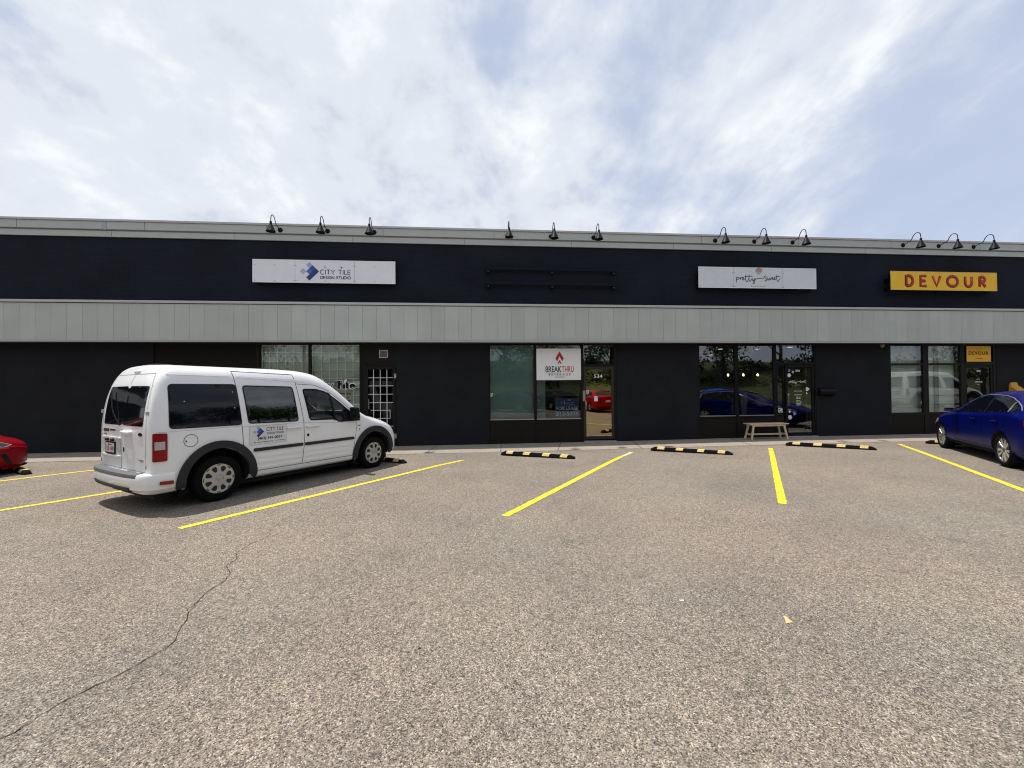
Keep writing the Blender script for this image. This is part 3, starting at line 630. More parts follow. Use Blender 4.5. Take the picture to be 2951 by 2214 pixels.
# --- bakeshop bay (536)
BF = M_blackframe
window(7.135, 8.322, .715, 2.945, G_ps, BF, .03, sill=mat('sill_grey', (.20, .20, .20), .5)); window(8.44, 9.645, .715, 2.945, G_ps, BF, .03, sill=MATS['sill_grey'])
window(9.78, 9.98, .715, 2.3, G_ps, BF, .03)
filler([(7.092, 7.104, 12.68, 12.8, -.1, 3.0), (8.353, 8.409, 12.686, 12.79, -.1, 3.0), (9.676, 9.748, 12.68, 12.8, -.1, 3.0), (11.07, 11.108, 12.68, 12.8, -.1, 3.0), (9.748, 11.07, 12.67, 12.79, 2.335, 2.40), (9.748, 11.07, 12.684, 12.79, 2.965, 3.0), (7.104, 8.353, 12.686, 12.77, .615, .684), (8.41, 9.675, 12.686, 12.77, .615, .684)], BF)
spandrel(7.104, 8.353, -.1, .615); spandrel(8.41, 9.675, -.1, .615); spandrel(9.75, 10.0, -.1, .684)
tr = P(MB().box(9.75, 11.068, 12.69, 12.71, 2.402, 2.406), 'transom_window', BF); SP(MB().add([(9.75, 12.72, 2.40), (11.07, 12.72, 2.40), (11.07, 12.72, 2.965), (9.75, 12.72, 2.965)], [(0, 1, 2, 3)]), 'pane', G_ps, tr)
P(MB().box(9.76, 10.04, 12.75, 12.77, 2.66, 2.90), 'alarm_box', mat('transom_box', (.06, .06, .05), .6))
d6 = door(10.06, 11.06, 2.33, G_ps, BF)
SP(MB().box(10.085, 10.14, 12.63, 12.688, 1.0, 1.34), 'push_plate', mat('plate_grey', (.14, .14, .14), .4, metal=.5), d6, bevel=.003)
P(MB().box(10.04, 11.08, 12.56, 12.685, -.035, .012), 'door_threshold', mat('threshold_bright', (.5, .5, .5), .3, metal=.5), bevel=.004)
P(MB().box(10.855, 10.91, 12.80, 12.83, .15, 2.93), 'interior_post', mat('post_grey', (.17, .18, .17), .6))
M_vw = mat('vinyl_white', (.72, .74, .72), .5)
text_at('lettering', '536', 10.43, 10.585, 2.098, 2.168, 12.712, M_vw, d6, bold=.03)
# hand-written shop name
def PX(X, Y): return (8.258+(X-235)*.001059, 5.133-(Y-622-(X-235)*.0176)*.000995)
SCRIPT = [[(237,655),(242,740),(241,822)],[(240,705),(268,662),(312,662),(325,690),(300,728),(255,738)],[(325,705),(362,672),(374,690),(373,742)],[(373,715),(395,672),(428,668)],[(428,722),(462,702),(472,672),(452,660),(434,690),(442,735),(470,742),(512,705)],
 [(545,580),(531,680),(540,770),(572,802),(605,770),(640,690)],[(655,580),(641,680),(650,765),(680,793),(715,745),(742,690)],[(500,634),(620,630),(752,629)],
 [(742,690),(752,755),(780,762),(822,700),(828,780),(806,852),(778,866),(768,835),(800,775),(860,722),(940,694),(1040,694),(1120,686)],
 [(1207,640),(1178,620),(1140,634),(1142,672),(1180,700),(1206,740),(1190,778),(1152,776),(1148,745)],[(1222,668),(1232,735),(1262,752),(1284,690),(1300,750),(1326,738),(1345,668)],
 [(1362,718),(1396,696),(1402,668),(1382,660),(1366,690),(1376,738),(1402,744),(1432,716)],[(1432,716),(1466,696),(1472,668),(1452,660),(1438,690),(1446,738),(1472,744),(1505,712)],[(1536,580),(1524,690),(1536,775),(1566,797),(1600,760),(1626,708)],[(1490,636),(1560,632),(1642,629)]]
def script_lines(x0, x1, zc):
    pts = [[PX(*p) for p in ln] for ln in SCRIPT]; a = min(p[0] for l in pts for p in l); b = max(p[0] for l in pts for p in l)
    k = (x1-x0)/(b-a); return [[(x0+(p[0]-a)*k, zc+(p[1]-5.05)*k) for p in l] for l in pts]
strokes('script_lettering', script_lines(10.20, 10.80, 1.765), .011, 12.712, M_vw, d6, 3)
text_at('lettering', 'BAKESHOP', 10.41, 10.60, 1.655, 1.672, 12.712, M_vw, d6)
for t_, a, b, z in (('MEET YOU HERE', 10.38, 10.64, 1.45), ('STORE HOURS', 10.38, 10.64, 1.33), ('TUES - SAT', 10.43, 10.61, 1.255), ('10AM-5PM', 10.43, 10.60, 1.21), ('SUNDAY', 10.44, 10.58, 1.14), ('11AM - 4PM', 10.43, 10.62, 1.095), ('MONDAY', 10.43, 10.60, 1.045), ('CLOSED', 10.45, 10.59, 1.0)):
    text_at('lettering', t_, a, b, z, z+.03, 12.712, M_vw, d6, bold=.02)
def petal(c, r, n=6, wob=.18): return [(c[0]+r*(1+wob*math.cos(n*t))*math.cos(t), c[1]+r*(1+wob*math.cos(n*t))*math.sin(t)) for t in [2*math.pi*i/36 for i in range(36)]]
FL = [((10.205, 1.985), .062, 'white flower sticker high on the left edge of the bakeshop door', M_vw, 6), ((10.21, 2.14), .04, 'small lilac flower sticker at the top of the bakeshop door', mat('vinyl_lilac', (.22, .21, .60), .5), 3), ((10.34, 2.09), .038, 'small pink flower sticker left of the number 536', mat('vinyl_pink', (.62, .46, .44), .5), 4),
      ((10.835, 1.53), .06, 'white petal sticker on the right edge of the bakeshop door', M_vw, 3), ((10.81, 1.395), .025, 'tiny white petal sticker below the right edge petal', M_vw, 3), ((10.205, .80), .035, 'small white petal sticker low on the bakeshop door', M_vw, 3), ((10.375, .735), .055, 'lilac petal sticker low on the bakeshop door', mat('vinyl_lilac'), 3), ((10.215, .615), .068, 'large white flower sticker low on the bakeshop door', M_vw, 6), ((10.16, 1.355), .03, 'small white square-ish flower sticker beside the door pull', M_vw, 4)]
for (c, r, lab, m, n) in FL:
    tag(MB().prism(petal((0, 0), r, n), 'y', -.002, .001).build('flower_sticker', m), lab, 'sticker', 'flower stickers on the bakeshop door').location = (c[0], 12.711, c[1])
text_at('lettering', 'Gift', 9.80, 9.97, .77, .93, 12.711, M_vw, P(MB().box(9.775, 9.779, 12.70, 12.712, .72, .73), 'decal_edge', BF), bold=.03)
# things inside
M_bulb = mat('bulb_glow', (1, .8, .5), .4, emit=(1, .62, .28), es=14)
for k, x in enumerate((8.27, 8.80, 9.30)):
    o = thing('pendant_lamp', ('lit pendant bulb seen through the left bakeshop pane', 'lit pendant bulb just right of the bakeshop mullion', 'lit pendant bulb nearest the bakeshop door')[k], 'pendant lamp', (x*1.026, 13.3, 2.035), 0, 'pendant bulbs in the bakeshop')
    MB().lathe([(0, -.055), (.022, -.045), (.03, -.02), (.024, .012), (.012, .03), (0, .032)], 12).build('bulb', M_bulb, o, smooth=True)
    MB().lathe([(0, .06), (.016, .06), (.016, .03), (.010, .03)], 10).build('socket', M_black, o); MB().tube([(0, 0, .06), (0, 0, .97)], .003, 5).build('cord', M_black, o)
M_down = mat('downlight_glow', (1, 1, 1), .5, emit=(1, .96, .9), es=2.2)
for k, (x, y) in enumerate(((8.9, 14.4), (10.35, 14.4), (10.1, 17.0), (9.3, 17.4), (12.05, 13.7))):
    if k == 4: x = 11.05
    o = thing('downlight', ('round ceiling downlight over the left bakeshop pane', 'round ceiling downlight over the right bakeshop pane', 'deep ceiling downlight right of the bakeshop mullion', 'deep ceiling downlight left of the bakeshop mullion', 'ceiling downlight behind the bakeshop transom')[k], 'downlight', (x, y, 3.0), 0, 'ceiling downlights in the bakeshop')
    MB().lathe([(0, -.004), (.07, -.004), (.085, 0)], 16).build('lens', M_down, o)
o = thing('floor_display', 'tall white tapered display stand inside the bakeshop window', 'display stand', (9.05, 13.35, 0)); MB().prism([(-.08, .6), (.08, .6), (.13, 1.42), (-.12, 1.42)], 'y', -.03, .03).build('panel', mat('stand_grey', (.42, .45, .44), .6), o)
o = thing('flower_vase', 'pale vase with leafy stems inside the left bakeshop window', 'vase', (8.62, 13.3, .74)); MB().lathe([(0, 0), (.06, 0), (.085, .12), (.05, .24), (.055, .28)], 14).build('vase', mat('vase_pale', (.45, .47, .5), .4), o, smooth=True)
mb = MB()
for k in range(16): a = k*2.4; mb.tube(catmull([(0, 0, .2), (.05*math.cos(a), .05*math.sin(a), .42), (.16*math.cos(a), .12*math.sin(a), .55+.08*math.sin(k))], 4), [.006]*4+[.016]*4+[.004], 5)
mb.build('stems', mat('dried_stems', (.28, .30, .24), .7), o)
for k, (x, w_, h_, c, lab) in enumerate(((9.32, .09, .22, (.48, .36, .38), 'small pink gift box on the bakeshop window ledge'), (9.48, .09, .20, (.46, .40, .40), 'pale gift box on the bakeshop window ledge beside the pink one'), (9.78, .13, .28, (.45, .55, .58), 'white ice bucket shaped canister at the right bakeshop pane'))):
    o = thing('canister' if k == 2 else 'gift_box', lab, 'canister' if k == 2 else 'box', (x*1.005, 13.0 if k < 2 else 12.86, .74 if k == 2 else .98))
    if k < 2: MB().box(-w_, w_, -.06, .06, 0, h_*.85).build('box', mat('giftbox%d' % k, c, .6), o, bevel=.006); MB().box(-w_-.004, w_+.004, -.064, .064, h_*.85, h_).build('lid', mat('giftlid', (.5, .45, .42), .6), o)
    else: MB().lathe([(0, 0), (.11, 0), (.125, .25), (.118, .25)], 20).build('body', mat('canister', c, .4), o, smooth=True, angle=40); MB().lathe([(0, .26), (.125, .25)], 20).build('lid', mat('canister', c, .4), o)
o = thing('counter', 'dark serving counter with white ledges inside the bakeshop', 'counter', (9.4, 13.3, 0)); MB().box(-.8, .35, .25, .6, 0, .70).build('cabinet', mat('counter_dark', (.05, .05, .05), .5), o); mb = MB()
for z in (.70, .78, .86): mb.box(-.8+(z-.7)*1.2, .38, .18+(z-.7), .62, z, z+.02)
mb.build('ledge', mat('ledge_white', (.35, .33, .32), .5), o)
# bench
bn = thing('wooden_bench', 'small pale wooden bench standing on the sidewalk before the bakeshop', 'bench', (9.02, 12.22, gz(9, 12.2)+.005), R(1))
M_wood = mat('pale_wood', (.60, .46, .33), .6, noise=.16, nscale=9, bump=.1)
MB().box(-.64, .64, -.17, .17, .475, .505).build('seat', M_wood, bn, bevel=.006)
MB().box(-.56, .56, -.14, -.118, .415, .474).box(-.56, .56, .118, .14, .415, .474).build('apron', M_wood, bn, bevel=.003)
for sx in (-1, 1):
    for sy in (-1, 1): MB().beam((sx*.50, sy*.115, .472), (sx*.60, sy*.155, 0), .052, .04, up=(0, 1, 0)).build('leg', M_wood, bn, bevel=.003)
    MB().beam((sx*.565, -.125, .165), (sx*.565, .125, .165), .03, .045).build('side_rail', M_wood, bn, bevel=.003)
MB().beam((-.56, 0, .165), (.56, 0, .165), .03, .048).build('stretcher', M_wood, bn, bevel=.003)
# black mail box on the pillar
o = thing('wall_mailbox', 'black wall mailbox with a curved lid on the dark pillar right of the bakeshop', 'mailbox', (11.44, 12.67, 1.42))
MB().prism([(0, .13), (-.02, .145), (-.09, .11), (-.13, .03), (-.12, -.06), (-.03, -.12), (0, -.12)], 'x', -.275, .275).build('box', M_black, o, bevel=.006)
MB().box(-.28, .28, -.135, -.128, -.005, .02).build('lid_edge', M_black, o); MB().lathe([(0, 0), (.012, 0), (.012, .01)], 8, Matrix.Translation((.2, -.12, -.03)) @ Matrix.Rotation(R(90), 4, 'X')).build('lock', MATS['lock_steel'], o)

# --- restaurant bay
for x0, x1 in ((13.81, 14.985), (15.19, 16.385)):
    window(x0, x1, .715, 2.95, G_dv, BF, .03, rails=(2.33,))
    spandrel(x0-.03, x1+.03, -.1, .63, M_spandrel)
filler([(13.742, 13.778, 12.68, 12.8, -.1, 3.0), (15.017, 15.158, 12.684, 12.79, -.1, 3.0), (16.417, 16.54, 12.68, 12.8, -.1, 3.0), (17.62, 17.738, 12.68, 12.8, -.1, 3.0), (16.54, 17.62, 12.67, 12.79, 2.30, 2.42), (16.54, 17.62, 12.684, 12.79, 2.96, 3.0), (13.778, 15.017, 12.686, 12.77, .632, .684), (15.158, 16.417, 12.686, 12.77, .632, .684)], BF)
P(MB().box(13.8, 16.4, 12.90, 12.92, .6, 2.98), 'roller_blind', mat('grey_blind', (.74, .80, .75), .75, noise=.08, nscale=1.5))
P(MB().box(15.62, 15.78, 12.86, 12.88, .7, 2.95), 'curtain_strip', mat('curtain', (.33, .35, .33), .8))
P(MB().box(16.54, 17.62, 12.72, 12.76, 2.42, 2.96), 'transom_panel', BF)
d8 = door(16.55, 17.61, 2.29, G_dark, BF)
text_at('lettering', '538', 17.03, 17.17, 2.06, 2.125, 12.712, M_vw, d8, bold=.03); text_at('lettering', 'DEVOUR', 16.96, 17.24, 1.70, 1.745, 12.712, M_vw, d8, bold=.02)
strokes('logo_arc', [[(17.02, 1.80), (17.08, 1.83), (17.14, 1.80)], [(17.03, 1.65), (17.08, 1.63), (17.13, 1.65)]], .010, 12.712, M_vw, d8)
SP(MB().tube([(16.68, 12.69, 1.28), (16.68, 12.62, 1.28), (16.80, 12.62, 1.27), (16.80, 12.62, .98), (16.68, 12.62, .97)], .016, 8), 'pull_handle', M_black, d8, smooth=True)
s = thing('door_sign', 'small yellow sign with a dark word above the restaurant door', 'sign', (17.045, 12.66, 2.675))
MB().box(-.45, .45, -.012, .012, -.262, .262).build('panel', mat('sign_yellow_shade', (.80, .44, .012), .45), s)
M_dbr = mat('sign_darkred', (.10, .012, .008), .5)
text_at('lettering', 'DEVOUR', -.39, .36, -.035, .085, -.012, M_dbr, s, bold=.03, spacing=1.25); text_at('lettering', 'KITCHEN', -.12, .10, .155, .175, -.012, M_dbr, s); text_at('lettering', 'CATERING', -.14, .14, -.175, -.15, -.012, M_dbr, s)
# corner fixture and dome camera
o = thing('security_camera', 'small dome camera under the canopy left of the restaurant windows', 'security camera', (13.42, 12.60, 2.98))
MB().lathe([(0, .02), (.07, .02), (.07, -.03), (.055, -.04)], 16).build('base', mat('dome_base', (.12, .12, .11), .5), o, smooth=True, angle=40)
MB().lathe([(.055, -.04), (.048, -.07), (.025, -.092), (0, -.097)], 16).build('dome', mat('dome_grey', (.25, .25, .24), .15), o, smooth=True)
o = thing('letter_box', 'yellow metal letter box with sloped lid on the wall above the blue sedan', 'letter box', (18.33, 12.67, 1.40))
M_ybox = mat('yellow_enamel', (.62, .32, .045), .45, noise=.06)
MB().prism([(0, -.30), (-.13, -.30), (-.20, .03), (-.06, .17), (0, .17)], 'x', -.15, .15).build('box', M_ybox, o, bevel=.006)
MB().prism([(-.05, .172), (-.055, .186), (-.235, .022), (-.225, .01)], 'x', -.17, .17).build('lid', M_ybox, o, bevel=.003)
MB().prism([(-.15, .17), (.15, .17), (.13, .26), (.07, .30), (-.07, .30), (-.13, .26)], 'y', -.05, -.002).build('back_plate', M_ybox, o, bevel=.003)
# --- two bays beyond the right edge (glass kept simple)
window(23.1, 26.9, .7, 2.95, G_dark, BF, .03); spandrel(23.05, 26.95, -.1, .62)

# ------------------------------------------------------------------ signs on the upper wall
def bolt_marks(parent, pts, y):
    mb = MB()
    for x, z in pts: mb.lathe([(0, .004), (.011, .004), (.013, 0)], 8, Matrix.Translation((x, y, z)) @ Matrix.Rotation(R(90), 4, 'X'))
    mb.build('rivet', mat('rivet_grey', (.22, .22, .25), .5), parent)
def wall_sign(name, label, x0, x1, z0, z1, y, pm, seams=(), skew=0):
    xc, zc = (x0+x1)/2, (z0+z1)/2; o = thing(name, label, 'sign', (xc, y, zc))
    hw, hh = (x1-x0)/2, (z1-z0)/2
    MB().box(-hw, hw, 0, .02, -hh, hh).build('panel', pm, o, bevel=.002)
    MB().box(-hw-.001, hw+.001, -.004, -.0005, hh-.016, hh+.001).box(-hw-.001, hw+.001, -.004, -.0005, -hh-.001, -hh+.016).box(-hw-.001, -hw+.012, -.0045, -.0003, -hh+.017, hh-.017).box(hw-.012, hw+.001, -.0045, -.0003, -hh+.017, hh-.017).build('edge_trim', M_signedge if pm is not M_dev else mat('dev_edge', (.75, .52, .16), .5), o)
    if seams:
        mb = MB()
        for sx in seams: mb.box(sx-xc-.004, sx-xc+.004, -.0012, -.0002, -hh+.02, hh-.02)
        mb.build('panel_seam', mat('seam_grey', (.30, .30, .35), .6), o)
    gap = WALL_Y-y-.02
    mb = MB()
    for zz in (-hh*.55, hh*.55): mb.box(-hw-.03, hw+.03, .021, .075, zz-.03, zz+.03)
    for k in (-1, 0, 1):
        for zz in (-hh*.8, hh*.55-.12): mb.box(k*hw*.96-.04, k*hw*.96+.04, .076, .02+gap+.002, zz-.07, zz+.06)
    mb.build('mounting_rail', M_black, o)
    return o, xc, zc
M_dev = mat('devour_yellow', (.88, .53, .016), .5, noise=.05, nscale=4)
s, xc, zc = wall_sign('shop_sign', 'long white wall sign with a blue diamond logo above the tile shop', -6.35, -2.333, 4.745, 5.41, 12.50, M_signw, (-5.178, -3.504))
u = .0895; cx, cz = -4.776-xc, 5.08-zc
def dia(c, r=1): return [(cx+u*(c[0]), cz+u*(c[1]+r)), (cx+u*(c[0]+r), cz+u*c[1]), (cx+u*c[0], cz+u*(c[1]-r)), (cx+u*(c[0]-r), cz+u*c[1])]
logo = [(dia((0, 2)), (.30, .42, .68)), (dia((-2, 0)), (.45, .43, .60)), (dia((0, 0)), (.05, .15, .50)), (dia((1, 1)), (.028, .075, .30)), ([(cx+u*a, cz+u*b) for a, b in ((2, 1), (3, 0), (0, -3), (-1, -2))], (.014, .035, .185)), ([(cx+u*a, cz+u*b) for a, b in ((1, 0), (2, 1), (1.5, 1.5), (.5, .5))], (.022, .06, .25))]
for k, (pg, c) in enumerate(logo[:5]): MB().prism(pg, 'y', -.006, -.001).build('logo_tile', mat('logo_%d' % k, c, .5), s, weld=True)
# geometric capitals drawn with strokes
def arc(c, rx, rz, a0, a1, n=14): return [(c[0]+rx*math.cos(R(a0+(a1-a0)*i/n)), c[1]+rz*math.sin(R(a0+(a1-a0)*i/n))) for i in range(n+1)]
def capitals(word, x0, x1, z0, z1, widths=None):
    H = z1-z0; W = {'C': .8, 'I': .12, 'T': .72, 'Y': .74, 'L': .5, 'E': .52, 'D': .74, 'S': .55, 'G': .84, 'N': .72, 'U': .68, 'O': .95, 'V': .78, 'R': .6, ' ': .35}
    tot = sum(W[c] for c in word)+.22*(len(word)-1); k = (x1-x0)/tot; x = x0; out = []
    for c in word:
        w = W[c]*k; a, b = x, x+w; m = (a+b)/2; h = z0+H/2
        if c == 'C': out.append(arc((m+w*.05, h), w*.55, H/2, 48, 312))
        elif c == 'G': out.append(arc((m, h), w*.52, H/2, 45, 345)+[(b, h-.02*H), (m+w*.1, h-.02*H)])
        elif c == 'O': out.append(arc((m, h), w/2, H/2, 0, 360, 24))
        elif c == 'I': out.append([(m, z0), (m, z1)])
        elif c == 'T': out += [[(m, z0), (m, z1)], [(a, z1), (b, z1)]]
        elif c == 'Y': out += [[(a, z1), (m, h-.05*H), (b, z1)], [(m, h-.05*H), (m, z0)]]
        elif c == 'L': out.append([(a, z1), (a, z0), (b, z0)])
        elif c == 'E': out += [[(b, z1), (a, z1), (a, z0), (b, z0)], [(a, h), (b-w*.08, h)]]
        elif c == 'D': out.append([(a, z0), (a, z1), (a+w*.25, z1)]+arc((a+w*.35, h), w*.65, H/2, 80, -80)+[(a+w*.25, z0), (a, z0)])
        elif c == 'N': out.append([(a, z0), (a, z1), (b, z0), (b, z1)])
        elif c == 'U': out.append([(a, z1), (a, z0+H*.34)]+arc((m, z0+H*.34), w/2, H*.34, 180, 360, 10)+[(b, z0+H*.34), (b, z1)])
        elif c == 'S': out.append(arc((m, z1-H*.26), w*.45, H*.26, 30, 250, 10)+arc((m, z0+H*.26), w*.48, H*.26, 70, -150, 10))
        elif c == 'V': out.append([(a, z1), (m, z0), (b, z1)])
        elif c == 'R': out += [[(a, z0), (a, z1), (a+w*.4, z1)]+arc((a+w*.45, z1-H*.28), w*.5, H*.28, 80, -80, 8)+[(a, z1-H*.56)], [(a+w*.5, z1-H*.56), (b, z0)]]
        x += w+.22*k
    return out
def rel(ls): return [[(p[0]-xc, p[1]-zc) for p in l] for l in ls]
strokes('lettering', rel(capitals('CITY TILE', -4.468, -3.625, 5.0, 5.13)), .021, -.002, mat('ink_blue_grey', (.022, .026, .045), .5), s, curved=False)
strokes('lettering', rel(capitals('DESIGN STUDIO', -4.462, -3.615, 4.868, 4.945)), .018, -.002, M_ink, s, curved=False)
for k, (x, z, c) in enumerate(((-3.873, 5.202, (.05, .07, .28)), (-4.335, 5.203, (.40, .39, .50)))): MB().prism([(x-xc, z-zc+.03), (x-xc+.03, z-zc), (x-xc, z-zc-.03), (x-xc-.03, z-zc)], 'y', -.006, -.001).build('logo_dot', mat('logodot%d' % k, c, .5), s)
bolt_marks(s, [(x-xc, z-zc) for x in (-6.29, -5.74, -5.20, -5.15, -4.34, -3.53, -3.47, -2.92) for z in (5.25, 4.80)], -.001)
# bare rails
o = thing('sign_rails', 'two empty horizontal sign rails left on the wall, painted like it', 'sign bracket', (2.37, 12.55, 5.04)); M_rail = mat('rail_navy', (.010, .0135, .023), .6, spec=.05)
for z in (5.28, 4.833):
    MB().box(-2.02, 2.02, -.02, .02, z-5.04-.052, z-5.04+.052).build('rail', M_rail, o, bevel=.004)
    for x in (-1.96, 0, 1.945): 
        b_ = MB().box(x-.05, x+.05, .021, .122, z-5.04-.13, z-5.04+.05).box(x-.05, x+.05, -.005, .018, z-5.04-.135, z-5.04-.054).build('bracket', M_rail, o, bevel=.004)
        MB().lathe([(0, .008), (.014, .006), (.014, 0)], 8, Matrix.Translation((x, -.006, z-5.04-.10)) @ Matrix.Rotation(R(90), 4, 'X')).build('bolt', mat('bolt_light', (.10, .10, .11), .5), b_)
# bakeshop sign
s, xc, zc = wall_sign('shop_sign', 'long white wall sign with handwritten name and a pink cupcake gem', 7.015, 10.98, 4.755, 5.413, 12.45, mat('white_sign_panel_cool', (.70, .71, .78), .45, noise=.04, nscale=3), (8.169, 9.831))
strokes('script_lettering', rel([[PX(*p) for p in l] for l in SCRIPT]), .021, -.002, M_ink, s, 4)
gem = [PX(*p) for p in ((868,462),(862,425),(885,390),(925,368),(970,366),(1020,382),(1068,430),(1072,458),(1020,490),(940,598),(845,472))]
MB().prism([(a-xc, b-zc) for a, b in [PX(*p) for p in ((868,468),(862,425),(885,390),(925,368),(970,366),(1020,382),(1030,430),(1010,475))]], 'y', -.0045, -.001).build('gem_fill', mat('gem_pink', (.52, .26, .22), .5), s)
MB().prism([(a-xc, b-zc) for a, b in [PX(*p) for p in ((880,480),(1005,482),(940,555))]], 'y', -.0045, -.001).build('gem_fill', mat('gem_pale', (.56, .38, .37), .5), s)
strokes('gem_outline', rel([[PX(*p) for p in l] for l in (((868,462),(862,425),(885,390),(925,368),(970,366),(1020,382),(1068,430),(1072,458),(1020,492),(938,600),(845,472),(1005,472),(1030,430),(1045,405)), ((1005,472),(1020,492)))]), .009, -.005, mat('gem_line', (.10, .06, .05), .5), s, curved=False)
text_at('lettering', 'BAKESHOP', 8.756-xc, 9.235-xc, 4.80-zc, 4.838-zc, -.001, mat('faint_ink', (.26, .26, .32), .5), s, spacing=1.8)
bolt_marks(s, [(x-xc, z-zc) for x in (7.08, 8.14, 8.2, 9.80, 9.86) for z in (5.24, 4.80)], -.001)
# restaurant sign
s, xc, zc = wall_sign('shop_sign', 'yellow wall sign with one word in big red capitals', 13.56, 17.437, 4.757, 5.37, 12.40, M_dev)
z0, z1 = 4.895, 5.225
LT = [[[(14.105, z0), (14.105, z1), (14.185, z1)]+arc((14.185, 5.06), .16, .165, 80, -80)+[(14.185, z0), (14.105, z0)]],
      [[(14.83, z1), (14.625, z1), (14.625, z0), (14.83, z0)], [(14.625, 5.06), (14.80, 5.06)]],
      [[(15.07, z1), (15.205, z0), (15.345, z1)]], [arc((15.79, 5.06), .19, .165, 0, 360, 26)],
      [[(16.255, z1), (16.255, 5.02)]+arc((16.377, 5.02), .122, .125, 180, 360, 10)+[(16.50, 5.02), (16.50, z1)]],
      [[(16.795, z0), (16.795, z1), (16.85, z1)]+arc((16.87, 5.14), .12, .085, 80, -80, 8)+[(16.80, 5.055)], [(16.88, 5.05), (17.0, z0)]]]
for g in LT:
    lo = strokes('letter_outline', rel(g), .102, -.003, mat('devour_dark', (.11, .008, .008), .5), s, curved=False, flat=.12)
    strokes('letter', rel(g), .066, -.010, mat('devour_red', (.46, .020, .012), .5), s, curved=False, flat=.12)

# ------------------------------------------------------------------ gooseneck lamps
def make_lamp():
    o = thing('wall_lamp', 'x', 'wall lamp', (0, 0, 0), 0, 'gooseneck lamps along the parapet')
    RX = Matrix.Rotation(R(90), 4, 'X')
    MB().lathe([(0, .03), (.045, .028), (.068, .012), (.072, 0)], 18, RX).build('wall_plate', M_black, o, smooth=True, angle=50)
    arm = catmull([(0, -.02, 0), (0, -.12, .03), (0, -.235, .055), (0, -.285, .105), (0, -.33, .185), (0, -.40, .245), (0, -.48, .245), (0, -.54, .185), (0, -.558, .10), (0, -.56, .01)], 5)
    MB().tube(arm, .0115, 8).build('arm', M_black, o, smooth=True)
    T = Matrix.Translation((0, -.56, 0))
    sh = MB().lathe([(0, .03), (.028, .03), (.032, .02), (.031, -.035), (.038, -.05), (.122, -.243), (.127, -.252), (.121, -.250), (.034, -.058), (0, -.056)], 28, T).build('lamp_shade', M_black, o, smooth=True, angle=45)
    MB().lathe([(0, -.09), (.03, -.10), (.042, -.14), (.034, -.18), (0, -.195)], 14, T).build('bulb', mat('bulb_off', (.7, .7, .68), .3), sh, smooth=True)
    return o
LAMPS = []
proto = make_lamp()
groups = [((-5.656, -4.318, -2.976), 'above the white sign with the blue diamonds'), ((1.021, 2.366, 3.715), 'above the empty sign rails'), ((7.702, 9.028, 10.354), 'above the handwritten white sign'), ((14.302, 15.62, 16.935), 'above the yellow sign')]
for gi, (X, where) in enumerate(groups):
    for k, x in enumerate(X):
        L_ = proto if (gi, k) == (0, 0) else copy_tree(proto)
        L_.location = (x*.9945, 12.585, 6.295); L_['label'] = '%s black gooseneck wall lamp of the three %s' % (('left', 'middle', 'right')[k], where)
        if gi == 0 and k == 0: pass

# ------------------------------------------------------------------ loft bodies for vehicles
def pchip(ts, vs, t):
    n = len(ts)
    if n == 2: k = (t-ts[0])/(ts[1]-ts[0]); return vs[0]+(vs[1]-vs[0])*k
    h = [ts[i+1]-ts[i] for i in range(n-1)]; d = [(vs[i+1]-vs[i])/h[i] if h[i] > 1e-9 else 0 for i in range(n-1)]
    m = [0]*n
    for i in range(1, n-1):
        if d[i-1]*d[i] <= 0: m[i] = 0
        else: w1, w2 = 2*h[i]+h[i-1], h[i]+2*h[i-1]; m[i] = (w1+w2)/(w1/d[i-1]+w2/d[i])
    m[0], m[-1] = d[0], d[-1]
    i = max(0, min(n-2, next((j for j in range(n-1) if t <= ts[j+1]), n-2))); s = (t-ts[i])/h[i] if h[i] > 1e-9 else 0
    return (2*s**3-3*s*s+1)*vs[i]+(s**3-2*s*s+s)*h[i]*m[i]+(-2*s**3+3*s*s)*vs[i+1]+(s**3-s*s)*h[i]*m[i+1]
def loft(net, nu, nv):
    """net[i][k] = Vector on the left half (y>=0), k from underside centre to roof centre; dense mirrored closed mesh"""
    ni, nk = len(net), len(net[0])
    tu = [0]
    for i in range(1, ni): tu.append(tu[-1]+max(.02, sum((net[i][k]-net[i-1][k]).length for k in range(nk))/nk))
    tv = [0]
    for k in range(1, nk): tv.append(tv[-1]+max(.02, sum((net[i][k]-net[i][k-1]).length for i in range(ni))/ni))
    U = []
    for i in range(ni-1):
        c = max(2, int(round((tu[i+1]-tu[i])/nu))); U += [tu[i]+(tu[i+1]-tu[i])*j/c for j in range(c)]
    U.append(tu[-1])
    V = []
    for k in range(nk-1): V += [tv[k]+(tv[k+1]-tv[k])*j/nv for j in range(nv)]
    V.append(tv[-1])
    cols = [[Vector([pchip(tu, [net[i][k][c] for i in range(ni)], t) for c in range(3)]) for k in range(nk)] for t in U]
    G = [[Vector([pchip(tv, [row[k][c] for k in range(nk)], t) for c in range(3)]) for t in V] for row in cols]
    mb = MB(); a, b = len(G), len(V)
    for sg in (1, -1):
        vs = [(p.x, p.y*sg, p.z) for r_ in G for p in r_]
        fs = [(i*b+k, (i+1)*b+k, (i+1)*b+k+1, i*b+k+1) for i in range(a-1) for k in range(b-1)]
        if sg < 0: fs = [tuple(reversed(f)) for f in fs]
        mb.add(vs, fs)
    me = mb.mesh('body'); bm = bmesh.new(); bm.from_mesh(me)
    bmesh.ops.remove_doubles(bm, verts=bm.verts, dist=2e-4); bmesh.ops.dissolve_degenerate(bm, dist=1e-5, edges=bm.edges)
    bmesh.ops.recalc_face_normals(bm, faces=bm.faces); bm.to_mesh(me); bm.free(); return me
